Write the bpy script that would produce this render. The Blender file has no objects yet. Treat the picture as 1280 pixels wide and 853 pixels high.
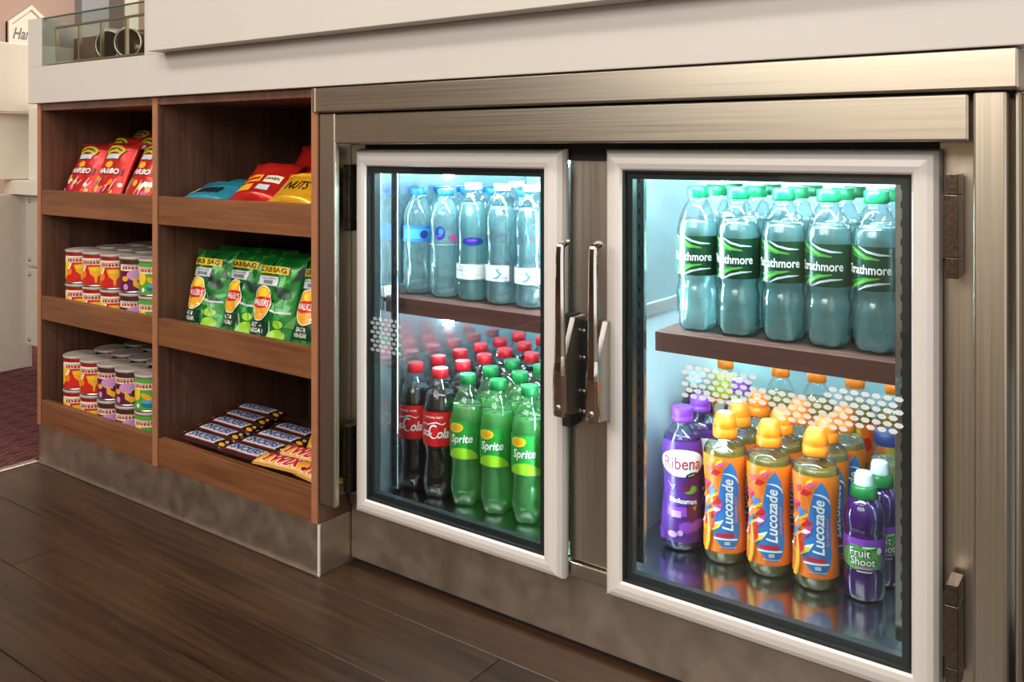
import bpy, bmesh, math, random
from mathutils import Vector, Matrix, noise
R = math.radians
random.seed(7)
scene = bpy.context.scene
COL = scene.collection

# ------------------------------------------------------------------ camera, world, light, exposure
CAMY, CAMZ = -1.085, 0.76
cam_d = bpy.data.cameras.new('camera')
cam = bpy.data.objects.new('camera', cam_d)
COL.objects.link(cam)
cam.location = (0, CAMY, CAMZ)
cam.rotation_euler = (R(90), 0, R(36))
cam_d.sensor_width = 36
cam_d.lens = 36 * 1122 / 1280
cam_d.shift_y = -(426.5 - 186) / 1280
cam_d.clip_start = 0.02
scene.camera = cam

world = bpy.data.worlds.new('room_ambience')
scene.world = world
world.use_nodes = True
world.node_tree.nodes['Background'].inputs[0].default_value = (1.0, 0.96, 0.91, 1)
world.node_tree.nodes['Background'].inputs[1].default_value = 0.85

def area(name, loc, rot, sx, sy, power, color):
    d = bpy.data.lights.new(name, 'AREA')
    d.shape = 'RECTANGLE'; d.size = sx; d.size_y = sy
    d.energy = power; d.color = color
    o = bpy.data.objects.new(name, d); COL.objects.link(o)
    o.location = loc; o.rotation_euler = rot
    return o
area('ceiling_light_over_counter', (-0.4, -1.7, 2.5), (R(-14), 0, 0), 1.6, 0.6, 26, (1.0, 0.94, 0.87))
area('added_frontal_fill', (-0.9, -2.55, 1.75), (R(68), 0, R(4)), 2.6, 0.9, 34, (1.0, 0.95, 0.89))  # added fill from the front for door frames and steel, not a known lamp
area('ceiling_light_over_lobby', (-2.4, -1.5, 2.5), (R(-12), 0, 0), 1.2, 0.6, 26, (1.0, 0.92, 0.82))
area('ceiling_light_behind_counter', (-3.4, 1.3, 2.5), (0, 0, 0), 1.0, 0.6, 50, (1.0, 0.91, 0.80))

vs = scene.view_settings
vs.view_transform = 'Standard'; vs.look = 'None'; vs.gamma = 1.0; vs.use_curve_mapping = False
vs.exposure = 0.6
scene.cycles.max_bounces = 36
scene.cycles.transparent_max_bounces = 64
scene.cycles.transmission_bounces = 32
scene.cycles.glossy_bounces = 5
scene.cycles.diffuse_bounces = 4
scene.cycles.caustics_reflective = False
scene.cycles.caustics_refractive = False
scene.cycles.sample_clamp_indirect = 4

# ------------------------------------------------------------------ materials
def srgb(r, g, b):
    def f(c):
        c /= 255.0
        return c / 12.92 if c <= 0.04045 else ((c + 0.055) / 1.055) ** 2.4
    return (f(r), f(g), f(b), 1)

def new_mat(name):
    m = bpy.data.materials.new(name); m.use_nodes = True
    nt = m.node_tree
    return m, nt, nt.nodes['Principled BSDF']

def noise_node(nt, scale, vec=(1, 1, 1), detail=4, rough=0.5, rot=(0, 0, 0)):
    tc = nt.nodes.new('ShaderNodeTexCoord'); mp = nt.nodes.new('ShaderNodeMapping')
    mp.inputs['Scale'].default_value = vec; mp.inputs['Rotation'].default_value = rot
    n = nt.nodes.new('ShaderNodeTexNoise')
    n.inputs['Scale'].default_value = scale; n.inputs['Detail'].default_value = detail; n.inputs['Roughness'].default_value = rough
    nt.links.new(tc.outputs['Object'], mp.inputs['Vector']); nt.links.new(mp.outputs['Vector'], n.inputs['Vector'])
    return n

def ramp(nt, src, stops):
    r = nt.nodes.new('ShaderNodeValToRGB')
    e = r.color_ramp.elements
    e[0].position, e[0].color = stops[0]
    e[1].position, e[1].color = stops[-1]
    for p, c in stops[1:-1]:
        k = e.new(p); k.color = c
    nt.links.new(src, r.inputs[0])
    return r

def bump(nt, bs, src, strength=0.1, dist=0.01):
    b = nt.nodes.new('ShaderNodeBump'); b.inputs['Strength'].default_value = strength; b.inputs['Distance'].default_value = dist
    nt.links.new(src, b.inputs['Height']); nt.links.new(b.outputs[0], bs.inputs['Normal'])
    return b

def plain(name, col, rough=0.5, metal=0.0, vary=0.06, scale=30, coat=0.0, bumpy=0.0, spec=0.5):
    m, nt, bs = new_mat(name)
    n = noise_node(nt, scale)
    lo = tuple(max(0, c * (1 - vary)) for c in col[:3]) + (1,)
    hi = tuple(min(1, c * (1 + vary)) for c in col[:3]) + (1,)
    r = ramp(nt, n.outputs['Fac'], [(0.3, lo), (0.7, hi)])
    nt.links.new(r.outputs[0], bs.inputs['Base Color'])
    bs.inputs['Roughness'].default_value = rough; bs.inputs['Metallic'].default_value = metal
    bs.inputs['Coat Weight'].default_value = coat
    bs.inputs['Specular IOR Level'].default_value = spec
    if bumpy: bump(nt, bs, n.outputs['Fac'], bumpy, 0.004)
    return m

def wood(name, dark, light, axis, rough=0.42, per_object=0.0, scale=1.0):
    m, nt, bs = new_mat(name)
    st = {'x': (2.0, 45, 45), 'y': (45, 2.0, 45), 'z': (45, 45, 2.0)}[axis]
    st2 = {'x': (1.2, 9, 9), 'y': (9, 1.2, 9), 'z': (9, 9, 1.2)}[axis]
    n1 = noise_node(nt, 2.2 * scale, st, 6, 0.6)
    n2 = noise_node(nt, 1.6 * scale, st2, 4, 0.6)
    mx = nt.nodes.new('ShaderNodeMath'); mx.operation = 'MULTIPLY_ADD'
    nt.links.new(n1.outputs['Fac'], mx.inputs[0]); mx.inputs[1].default_value = 0.5
    h = nt.nodes.new('ShaderNodeMath'); h.operation = 'MULTIPLY'; h.inputs[1].default_value = 0.5
    nt.links.new(n2.outputs['Fac'], h.inputs[0]); nt.links.new(h.outputs[0], mx.inputs[2])
    r = ramp(nt, mx.outputs[0], [(0.36, dark), (0.64, light)])
    out = r.outputs[0]
    if per_object:
        oi = nt.nodes.new('ShaderNodeObjectInfo')
        mr = nt.nodes.new('ShaderNodeMapRange'); mr.inputs[3].default_value = 1 - per_object; mr.inputs[4].default_value = 1 + per_object
        nt.links.new(oi.outputs['Random'], mr.inputs[0])
        hs = nt.nodes.new('ShaderNodeHueSaturation')
        nt.links.new(mr.outputs[0], hs.inputs['Value']); nt.links.new(out, hs.inputs['Color'])
        out = hs.outputs[0]
    nt.links.new(out, bs.inputs['Base Color'])
    bs.inputs['Roughness'].default_value = rough
    bump(nt, bs, n1.outputs['Fac'], 0.06, 0.003)
    return m

def steel(name, col, axis, rough=0.3, vary=0.12, aniso=0.5):
    m, nt, bs = new_mat(name)
    st = {'x': (1, 160, 160), 'z': (160, 160, 1), 'n': (8, 8, 8)}[axis]
    n = noise_node(nt, 3, st, 3)
    lo = tuple(c * (1 - vary) for c in col[:3]) + (1,); hi = tuple(min(1, c * (1 + vary)) for c in col[:3]) + (1,)
    r = ramp(nt, n.outputs['Fac'], [(0.3, lo), (0.7, hi)])
    nt.links.new(r.outputs[0], bs.inputs['Base Color'])
    bs.inputs['Metallic'].default_value = 1.0
    rr = nt.nodes.new('ShaderNodeMapRange'); rr.inputs[3].default_value = rough * 0.8; rr.inputs[4].default_value = rough * 1.25
    nt.links.new(n.outputs['Fac'], rr.inputs[0]); nt.links.new(rr.outputs[0], bs.inputs['Roughness'])
    bump(nt, bs, n.outputs['Fac'], 0.02, 0.0006)
    return m

def schlick(nt, k=1.0, normal=None):
    lw = nt.nodes.new('ShaderNodeLayerWeight'); lw.inputs[0].default_value = 0.5
    if normal is not None: nt.links.new(normal, lw.inputs['Normal'])
    p = nt.nodes.new('ShaderNodeMath'); p.operation = 'POWER'; p.inputs[1].default_value = 5
    nt.links.new(lw.outputs['Facing'], p.inputs[0])
    a = nt.nodes.new('ShaderNodeMath'); a.operation = 'MULTIPLY_ADD'; a.inputs[1].default_value = 0.9 * k; a.inputs[2].default_value = 0.04 * k
    a.use_clamp = True
    nt.links.new(p.outputs[0], a.inputs[0])
    return a.outputs[0]

def pane_mat(name, tint, refl=1.0):
    m = bpy.data.materials.new(name); m.use_nodes = True
    nt = m.node_tree; nt.nodes.clear()
    out = nt.nodes.new('ShaderNodeOutputMaterial')
    tr = nt.nodes.new('ShaderNodeBsdfTransparent'); tr.inputs[0].default_value = tint
    gl = nt.nodes.new('ShaderNodeBsdfGlossy'); gl.inputs['Roughness'].default_value = 0.0
    mu = schlick(nt, refl)
    mix = nt.nodes.new('ShaderNodeMixShader')
    nt.links.new(mu, mix.inputs[0])
    nt.links.new(tr.outputs[0], mix.inputs[1]); nt.links.new(gl.outputs[0], mix.inputs[2]); nt.links.new(mix.outputs[0], out.inputs[0])
    return m

def plastic_clear(name, face_tint, edge_tint, body, body_amt, refr=0.3, ior=1.12, bumps=0.5, bscale=90, rough=0.0, gloss=2.0):
    """thin clear bottle wall with its drink: tinted see-through, wobbly refraction, gloss and a little scatter"""
    m = bpy.data.materials.new(name); m.use_nodes = True
    nt = m.node_tree; nt.nodes.clear(); N = nt.nodes.new; L = nt.links.new
    out = N('ShaderNodeOutputMaterial')
    n = noise_node(nt, bscale, (1, 1, 0.45), 2)
    b = N('ShaderNodeBump'); b.inputs['Strength'].default_value = bumps; b.inputs['Distance'].default_value = 0.004
    L(n.outputs['Fac'], b.inputs['Height'])
    lw = N('ShaderNodeLayerWeight'); lw.inputs[0].default_value = 0.35; L(b.outputs[0], lw.inputs['Normal'])
    cr = N('ShaderNodeMix'); cr.data_type = 'RGBA'
    L(lw.outputs['Facing'], cr.inputs[0]); cr.inputs[6].default_value = face_tint; cr.inputs[7].default_value = edge_tint
    tr = N('ShaderNodeBsdfTransparent'); L(cr.outputs[2], tr.inputs[0])
    rf = N('ShaderNodeBsdfRefraction'); rf.inputs['IOR'].default_value = ior; rf.inputs['Roughness'].default_value = rough
    L(cr.outputs[2], rf.inputs[0]); L(b.outputs[0], rf.inputs['Normal'])
    m1 = N('ShaderNodeMixShader'); m1.inputs[0].default_value = refr; L(tr.outputs[0], m1.inputs[1]); L(rf.outputs[0], m1.inputs[2])
    di = N('ShaderNodeBsdfTranslucent'); di.inputs[0].default_value = body
    df = N('ShaderNodeBsdfDiffuse'); df.inputs[0].default_value = body
    m0 = N('ShaderNodeMixShader'); m0.inputs[0].default_value = 0.4; L(di.outputs[0], m0.inputs[1]); L(df.outputs[0], m0.inputs[2])
    m2 = N('ShaderNodeMixShader'); m2.inputs[0].default_value = body_amt; L(m1.outputs[0], m2.inputs[1]); L(m0.outputs[0], m2.inputs[2])
    gl = N('ShaderNodeBsdfGlossy'); gl.inputs['Roughness'].default_value = 0.06; L(b.outputs[0], gl.inputs['Normal'])
    m3 = N('ShaderNodeMixShader'); L(schlick(nt, gloss, b.outputs[0]), m3.inputs[0]); L(m2.outputs[0], m3.inputs[1]); L(gl.outputs[0], m3.inputs[2])
    L(m3.outputs[0], out.inputs[0])
    return m

def emit(name, col, strength):
    m = bpy.data.materials.new(name); m.use_nodes = True
    nt = m.node_tree; nt.nodes.clear()
    o = nt.nodes.new('ShaderNodeOutputMaterial'); e = nt.nodes.new('ShaderNodeEmission')
    e.inputs[0].default_value = col; e.inputs[1].default_value = strength
    nt.links.new(e.outputs[0], o.inputs[0])
    return m

M = {}
M['laminate'] = plain('white_laminate', srgb(200, 195, 188), 0.45, vary=0.015, scale=4)
M['desk_white'] = plain('desk_white', srgb(235, 228, 214), 0.4, vary=0.02, scale=4)
M['wood_v'] = wood('walnut_vertical', srgb(74, 48, 38), srgb(116, 80, 62), 'z')
M['wood_h'] = wood('walnut_lip', srgb(98, 60, 36), srgb(138, 90, 57), 'x')
M['wood_e'] = plain('walnut_edging', srgb(160, 108, 76), 0.4, vary=0.1, scale=60)
M['wood_shelf'] = wood('walnut_fridge_shelf', srgb(82, 50, 44), srgb(108, 70, 60), 'x', 0.35)
M['floor'] = wood('dark_oak_plank', srgb(27, 17, 11), srgb(76, 51, 33), 'x', 0.34, per_object=0.22, scale=0.9)
M['steel_x'] = steel('brushed_steel_rail', srgb(190, 182, 166), 'x', 0.32, 0.05)
M['steel_z'] = steel('brushed_steel_post', srgb(192, 184, 168), 'z', 0.34, 0.05)
M['steel_p'] = steel('brushed_steel_plinth', srgb(190, 176, 160), 'n', 0.46, 0.12)
M['steel_in'] = steel('interior_steel', srgb(205, 212, 216), 'n', 0.17, 0.1)
M['alu'] = plain('satin_aluminium', srgb(226, 221, 216), 0.4, 0.1, 0.015, 6)
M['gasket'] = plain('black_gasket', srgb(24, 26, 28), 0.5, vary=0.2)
M['spacer'] = plain('glazing_spacer', srgb(52, 58, 60), 0.35, 0.5, 0.1)
M['darkmetal'] = plain('dark_hinge_metal', srgb(104, 92, 82), 0.24, 0.95, 0.4, 260)
M['chrome'] = plain('polished_chrome', srgb(214, 208, 200), 0.07, 1.0, 0.05, 20)
M['screw'] = plain('screw_metal', srgb(190, 186, 180), 0.3, 1.0, 0.05)
M['pane'] = pane_mat('door_glass', (0.93, 0.97, 0.97, 1))
M['green_glass'] = pane_mat('counter_glass', (0.86, 0.92, 0.89, 1), 1.2)
M['glass_edge'] = plain('green_glass_edge', srgb(96, 120, 100), 0.2, vary=0.1)
M['liner'] = plain('fridge_liner', srgb(200, 212, 218), 0.16, 0.85, 0.04, 8)
M['carpet'] = None
M['fill_dim'] = emit('fill_strip_dim', (0.60, 0.90, 1.0, 1), 20.0)
M['led_soft'] = emit('led_or_fill_strip_soft', (0.66, 0.93, 1.0, 1), 55.0)
M['led'] = emit('led_or_fill_strip', (0.66, 0.93, 1.0, 1), 120.0)

def carpet_mat():
    m, nt, bs = new_mat('burgundy_carpet')
    tc = nt.nodes.new('ShaderNodeTexCoord'); outs = []
    for ang in (28, -28):
        mp = nt.nodes.new('ShaderNodeMapping'); mp.inputs['Rotation'].default_value = (0, 0, R(ang))
        w = nt.nodes.new('ShaderNodeTexWave'); w.inputs['Scale'].default_value = 5.5; w.inputs['Distortion'].default_value = 1.2; w.inputs['Detail Scale'].default_value = 3
        nt.links.new(tc.outputs['Object'], mp.inputs[0]); nt.links.new(mp.outputs[0], w.inputs[0]); outs.append(w.outputs['Fac'])
    mx = nt.nodes.new('ShaderNodeMath'); mx.operation = 'MAXIMUM'
    nt.links.new(outs[0], mx.inputs[0]); nt.links.new(outs[1], mx.inputs[1])
    n = noise_node(nt, 160)
    ad = nt.nodes.new('ShaderNodeMath'); ad.operation = 'MULTIPLY_ADD'; ad.inputs[1].default_value = 0.3
    nt.links.new(n.outputs['Fac'], ad.inputs[0]); nt.links.new(mx.outputs[0], ad.inputs[2])
    r = ramp(nt, ad.outputs[0], [(0.75, srgb(58, 14, 18)), (1.0, srgb(76, 24, 26)), (1.15, srgb(124, 74, 66))])
    r.color_ramp.elements[2].position = 1.0; r.color_ramp.elements[1].position = 0.93
    nt.links.new(r.outputs[0], bs.inputs['Base Color']); bs.inputs['Roughness'].default_value = 0.95
    bump(nt, bs, n.outputs['Fac'], 0.5, 0.004)
    return m
M['carpet'] = carpet_mat()

INK = {}
def ink(name, r, g, b, rough=0.35, metal=0.0):
    if name not in INK:
        INK[name] = plain('ink_' + name, srgb(r, g, b), rough, metal, 0.05, 60)
    return INK[name]
for nm, c in dict(red=(206, 30, 34), deepred=(150, 18, 24), white=(240, 240, 236), black=(20, 20, 22), yellow=(240, 200, 40), gold=(232, 168, 40),
                  orange=(240, 122, 28), green=(34, 140, 52), lime=(150, 206, 44), darkgreen=(8, 56, 34), purple=(84, 34, 118), violet=(132, 62, 170),
                  blue=(54, 120, 190), navy=(28, 44, 130), sky=(80, 160, 210), pink=(226, 70, 150), cream=(236, 220, 190), brown=(70, 36, 24),
                  teal=(20, 120, 140), silver=(196, 204, 210), plum=(92, 26, 60), olive=(190, 176, 40), tan=(214, 170, 110), grey=(120, 124, 128),
                  redfoil=(200, 40, 34), greenfoil=(30, 120, 50), bluefoil=(40, 150, 180), lavender=(196, 140, 190), leaf=(84, 160, 60), maroon=(170, 30, 60)).items():
    ink(nm, *c)

# ------------------------------------------------------------------ mesh helpers
def link(name, bm, mats, parent=None, smooth=False, norm=True):
    if norm: bmesh.ops.recalc_face_normals(bm, faces=bm.faces)
    me = bpy.data.meshes.new(name); bm.to_mesh(me); bm.free()
    if not isinstance(mats, (list, tuple)): mats = [mats]
    for m in mats: me.materials.append(m)
    if smooth:
        for p in me.polygons: p.use_smooth = True
    o = bpy.data.objects.new(name, me); COL.objects.link(o)
    if parent is not None: o.parent = parent
    return o

def empty(name, loc=(0, 0, 0), rot=(0, 0, 0), parent=None):
    o = bpy.data.objects.new(name, None); COL.objects.link(o)
    o.empty_display_size = 0.02
    o.location = loc; o.rotation_euler = rot
    if parent is not None: o.parent = parent
    return o

def tag(o, label=None, cat=None, group=None, kind=None):
    if label: o['label'] = label
    if cat: o['category'] = cat
    if group: o['group'] = group
    if kind: o['kind'] = kind
    return o

def copy_tree(o, parent=None):
    c = o.copy(); COL.objects.link(c); c.parent = parent
    for ch in o.children: copy_tree(ch, c)
    return c

def bx(bm, x0, x1, y0, y1, z0, z1, mi=0):
    v = [bm.verts.new(p) for p in ((x0, y0, z0), (x1, y0, z0), (x1, y1, z0), (x0, y1, z0), (x0, y0, z1), (x1, y0, z1), (x1, y1, z1), (x0, y1, z1))]
    fs = []
    for q in ((0, 3, 2, 1), (4, 5, 6, 7), (0, 1, 5, 4), (1, 2, 6, 5), (2, 3, 7, 6), (3, 0, 4, 7)):
        f = bm.faces.new([v[i] for i in q]); f.material_index = mi; fs.append(f)
    return fs

def box(name, x0, x1, y0, y1, z0, z1, mat, parent=None, bev=0.0015, seg=2):
    bm = bmesh.new(); bx(bm, x0, x1, y0, y1, z0, z1)
    if bev: bmesh.ops.bevel(bm, geom=list(bm.edges), offset=bev, segments=seg, affect='EDGES', profile=0.5)
    return link(name, bm, mat, parent)

def prism(bm, pts, y0, y1, mi=0):
    """outline in x,z extruded along y"""
    a = [bm.verts.new((p[0], y0, p[1])) for p in pts]; b = [bm.verts.new((p[0], y1, p[1])) for p in pts]
    n = len(pts)
    fs = [bm.faces.new(a), bm.faces.new(b[::-1])]
    for i in range(n): fs.append(bm.faces.new((a[i], b[i], b[(i + 1) % n], a[(i + 1) % n])))
    for f in fs: f.material_index = mi
    return fs

def frame_sweep(bm, x0, x1, z0, z1, prof, mi=0, closed=True):
    """profile points (inset, y) swept round a rectangle with mitred corners"""
    rings = []
    for d, y in prof:
        rings.append([bm.verts.new(p) for p in ((x0 + d, y, z0 + d), (x1 - d, y, z0 + d), (x1 - d, y, z1 - d), (x0 + d, y, z1 - d))])
    k = len(rings)
    for i in range(k if closed else k - 1):
        a, b = rings[i], rings[(i + 1) % k]
        for j in range(4):
            f = bm.faces.new((a[j], a[(j + 1) % 4], b[(j + 1) % 4], b[j])); f.material_index = mi

def interp(prof, z):
    if z <= prof[0][1]: return prof[0][0]
    for (r0, z0), (r1, z1) in zip(prof, prof[1:]):
        if z <= z1: return r0 + (r1 - r0) * ((z - z0) / (z1 - z0) if z1 > z0 else 0)
    return prof[-1][0]

def smooth_prof(pts, sub=4):
    """Catmull-Rom through (r,z) points"""
    out = []
    P = [pts[0]] + list(pts) + [pts[-1]]
    for i in range(1, len(P) - 2):
        p0, p1, p2, p3 = P[i - 1], P[i], P[i + 1], P[i + 2]
        for s in range(sub):
            t = s / sub
            out.append(tuple(0.5 * (2 * p1[k] + (p2[k] - p0[k]) * t + (2 * p0[k] - 5 * p1[k] + 4 * p2[k] - p3[k]) * t * t + (3 * p1[k] - p0[k] - 3 * p2[k] + p3[k]) * t ** 3) for k in (0, 1)))
    out.append(pts[-1])
    zz = -1; res = []
    for r, z in out:
        z = max(z, zz + 1e-5); zz = z; res.append((max(r, 0.0005), z))
    return res

def lathe(bm, prof, n=28, mod=None, mi=0, cap0=True, cap1=True, a0=0.0):
    rings = []
    for r, z in prof:
        ring = []
        for i in range(n):
            a = a0 + 2 * math.pi * i / n
            rr = r * (mod(a, z) if mod else 1); dz = 0
            ring.append(bm.verts.new((rr * math.sin(a), -rr * math.cos(a), z)))
        rings.append(ring)
    for a, b in zip(rings, rings[1:]):
        for i in range(n):
            f = bm.faces.new((a[i], a[(i + 1) % n], b[(i + 1) % n], b[i])); f.material_index = mi; f.smooth = True
    if cap0: f = bm.faces.new(rings[0][::-1]); f.material_index = mi
    if cap1: f = bm.faces.new(rings[-1]); f.material_index = mi
    return rings

def lathe_obj(name, prof, mat, parent=None, n=28, mod=None, cap0=True, cap1=True):
    bm = bmesh.new(); lathe(bm, prof, n, mod, 0, cap0, cap1)
    return link(name, bm, mat, parent, smooth=False)

# ---- flat print: 2D shapes cut into a fine grid and laid on a surface
_text_cache = {}
def text2d(s, cx, cy, h, shear=0.0, bold=0.0, width=None, rot=0.0):
    key = (s, shear, bold)
    if key not in _text_cache:
        c = bpy.data.curves.new('txt', 'FONT'); c.body = s; c.shear = shear; c.offset = bold; c.align_x = 'CENTER'; c.resolution_u = 3
        o = bpy.data.objects.new('txt', c); COL.objects.link(o)
        dg = bpy.context.evaluated_depsgraph_get(); dg.update()
        me = o.evaluated_get(dg).to_mesh()
        V = [(v.co.x, v.co.y) for v in me.vertices]; F = [tuple(p.vertices) for p in me.polygons]
        o.evaluated_get(dg).to_mesh_clear()
        bpy.data.objects.remove(o); bpy.data.curves.remove(c)
        x0 = min(v[0] for v in V); x1 = max(v[0] for v in V); y0 = min(v[1] for v in V); y1 = max(v[1] for v in V)
        _text_cache[key] = ([((v[0] - (x0 + x1) / 2) / (y1 - y0), (v[1] - (y0 + y1) / 2) / (y1 - y0)) for v in V], F, (x1 - x0) / (y1 - y0))
    V, F, asp = _text_cache[key]
    sx = h if width is None else width / asp
    ca, sa = math.cos(rot), math.sin(rot)
    return [(cx + x * sx * ca - y * h * sa, cy + x * sx * sa + y * h * ca) for x, y in V], F

def ell(cx, cy, rx, ry, n=20, rot=0.0):
    ca, sa = math.cos(rot), math.sin(rot)
    V = []
    for i in range(n):
        a = 2 * math.pi * i / n; x, y = rx * math.cos(a), ry * math.sin(a)
        V.append((cx + x * ca - y * sa, cy + x * sa + y * ca))
    return V, [tuple(range(n))]
def rc(x0, x1, y0, y1): return [(x0, y0), (x1, y0), (x1, y1), (x0, y1)], [(0, 1, 2, 3)]
def pg(*pts): return list(pts), [tuple(range(len(pts)))]
def stroke(pts, w):
    """ribbon of width w (or list of widths) along a polyline"""
    n = len(pts); ws = w if isinstance(w, (list, tuple)) else [w] * n
    V = []; F = []
    for i, p in enumerate(pts):
        a = pts[max(i - 1, 0)]; b = pts[min(i + 1, n - 1)]
        dx, dy = b[0] - a[0], b[1] - a[1]; l = math.hypot(dx, dy) or 1
        V += [(p[0] - dy / l * ws[i] / 2, p[1] + dx / l * ws[i] / 2), (p[0] + dy / l * ws[i] / 2, p[1] - dx / l * ws[i] / 2)]
        if i: F.append((2 * i - 2, 2 * i - 1, 2 * i + 1, 2 * i))
    return V, F
def arcpts(cx, cy, rx, ry, a0, a1, n=12):
    return [(cx + rx * math.cos(R(a0 + (a1 - a0) * i / n)), cy + ry * math.sin(R(a0 + (a1 - a0) * i / n))) for i in range(n + 1)]

def lay(bm, shape, fn, eps, mi, step=0.004, clip=None):
    """fn(x, y, eps) -> point on the surface"""
    V, F = shape
    b = bmesh.new()
    vs_ = [b.verts.new((x, y, 0)) for x, y in V]
    for f in F:
        try: b.faces.new([vs_[i] for i in f])
        except ValueError: pass
    bmesh.ops.triangulate(b, faces=[f for f in b.faces if len(f.verts) > 4])
    xs = [v[0] for v in V]; ys = [v[1] for v in V]
    for ax, lo, hi in ((0, min(xs), max(xs)), (1, min(ys), max(ys))):
        st = step if ax == 0 else step * 1.6
        k = math.floor(lo / st) + 1
        while k * st < hi:
            co = (k * st, 0, 0) if ax == 0 else (0, k * st, 0); no = (1, 0, 0) if ax == 0 else (0, 1, 0)
            bmesh.ops.bisect_plane(b, geom=list(b.verts) + list(b.edges) + list(b.faces), dist=1e-6, plane_co=co, plane_no=no)
            k += 1
    if clip:
        x0, x1, y0, y1 = clip
        for co, no in (((x0, 0, 0), (-1, 0, 0)), ((x1, 0, 0), (1, 0, 0)), ((0, y0, 0), (0, -1, 0)), ((0, y1, 0), (0, 1, 0))):
            bmesh.ops.bisect_plane(b, geom=list(b.verts) + list(b.edges) + list(b.faces), dist=1e-6, plane_co=co, plane_no=no, clear_outer=True)
    mp = {v: bm.verts.new(fn(v.co.x, v.co.y, eps)) for v in b.verts}
    for f in b.faces:
        # text comes out facing +z of its plane; keep that winding towards the viewer
        nf = bm.faces.new([mp[v] for v in f.verts]); nf.material_index = mi; nf.smooth = True
    b.free()

def on_lathe(prof, Rn):
    def fn(x, y, eps):
        a = x / Rn; r = interp(prof, y) + eps
        return (r * math.sin(a), -r * math.cos(a), y)
    return fn

def print_obj(name, prints, fn, parent, step=0.004, eps0=0.0003, deps=0.00012, clip=None, flat=0):
    """prints: list of (ink name, shape). base: (ink, x0,x1,y0,y1) first layer"""
    bm = bmesh.new(); mats = []; idx = {}
    for i, (nm, sh) in enumerate(prints):
        if nm not in idx: idx[nm] = len(mats); mats.append(INK[nm])
        lay(bm, sh, fn, eps0 + deps * (0.15 * min(i, flat) + max(0, i - flat)), idx[nm], step, clip)
    return link(name, bm, mats, parent, norm=False)

# ------------------------------------------------------------------ setting
def struct(o): o['kind'] = 'structure'; return o
fl = struct(empty('floor'))
seams = [-0.0125 - 0.1425 * k for k in range(-1, 20)]
for k in range(len(seams) - 1):
    y1, y0 = seams[k], seams[k + 1]
    y1 = min(y1, 0.13)
    js = {1: [-0.80], 2: [-1.70, -0.45], 3: [-2.0, -0.95]}.get(k)
    if js is None:
        s = random.uniform(-2.1, -1.2); js = [s, s + 1.25]
    xs = [-2.215] + [j for j in js if j > -2.15] + [1.6]
    for a, b in zip(xs, xs[1:]):
        bm = bmesh.new(); g = 0.0006
        bx(bm, a + g, b - g, y0 + g, y1 - g, -0.012, 0.0)
        bmesh.ops.bevel(bm, geom=[e for e in bm.edges if all(v.co.z > -0.001 for v in e.verts)], offset=0.0009, segments=1, affect='EDGES')
        link('plank', bm, M['floor'], fl)
box('subfloor', -2.215, 1.6, -2.8, 0.6, -0.03, -0.0125, M['gasket'], fl, 0)
cp = box('floor_carpet', -5.2, -2.228, -2.8, 2.62, -0.03, -0.002, M['carpet'], None, 0)
struct(cp); cp['label'] = 'burgundy carpet with pale lattice lines beside the wooden floor'
th = box('trim_1', -2.228, -2.206, -2.8, 0.0, -0.012, 0.004, M['steel_z'], None, 0.001); struct(th)

M['wall_paint'] = plain('wall_paint', srgb(178, 152, 140), 0.8, vary=0.03, scale=3)
M['ceil_paint'] = plain('ceiling_paint', srgb(225, 218, 208), 0.9, vary=0.02, scale=3)
M['lobby_paint'] = plain('lobby_wall_paint', srgb(176, 160, 142), 0.8, vary=0.08, scale=2)
struct(box('wall_back', -5.2, 1.6, 2.6, 2.7, -0.03, 2.7, M['wall_paint'], None, 0))
struct(box('wall_lobby_unseen', -5.2, 1.6, -2.9, -2.8, -0.03, 2.7, M['lobby_paint'], None, 0))  # unseen wall behind the camera, invented for light and reflections
struct(box('ceiling', -5.2, 1.6, -2.9, 2.7, 2.7, 2.8, M['ceil_paint'], None, 0))
d1 = struct(empty('unseen_reflected_door', (-2.5, -2.8, 0)))  # unseen double door, added so the steel rails reflect something dark
M['reflected_wood'] = wood('unseen_door_wood', srgb(52, 36, 28), srgb(84, 60, 46), 'z')
for k in range(2):
    x0_ = -3.6 + k * 1.11
    o = box('unseen_door_leaf', x0_, x0_ + 1.09, -2.8, -2.76, 0.0, 2.3, M['reflected_wood'], None, 0.003); o.parent = d1; o.matrix_parent_inverse = Matrix.Translation((2.5, 2.8, 0))
    for z0_, z1_ in ((0.15, 1.0), (1.15, 2.15)):
        q = box('unseen_door_panel', x0_ + 0.12, x0_ + 0.97, -2.76, -2.75, z0_, z1_, M['reflected_wood'], None, 0.004); q.parent = o
        q.matrix_parent_inverse = Matrix.Translation((2.5, 2.8, 0)) @ Matrix.Translation((-2.5, -2.8, 0))
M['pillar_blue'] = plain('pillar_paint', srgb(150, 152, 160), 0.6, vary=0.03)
M['pillar_dark'] = plain('pillar_dark', srgb(104, 92, 88), 0.6, vary=0.05)

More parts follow.
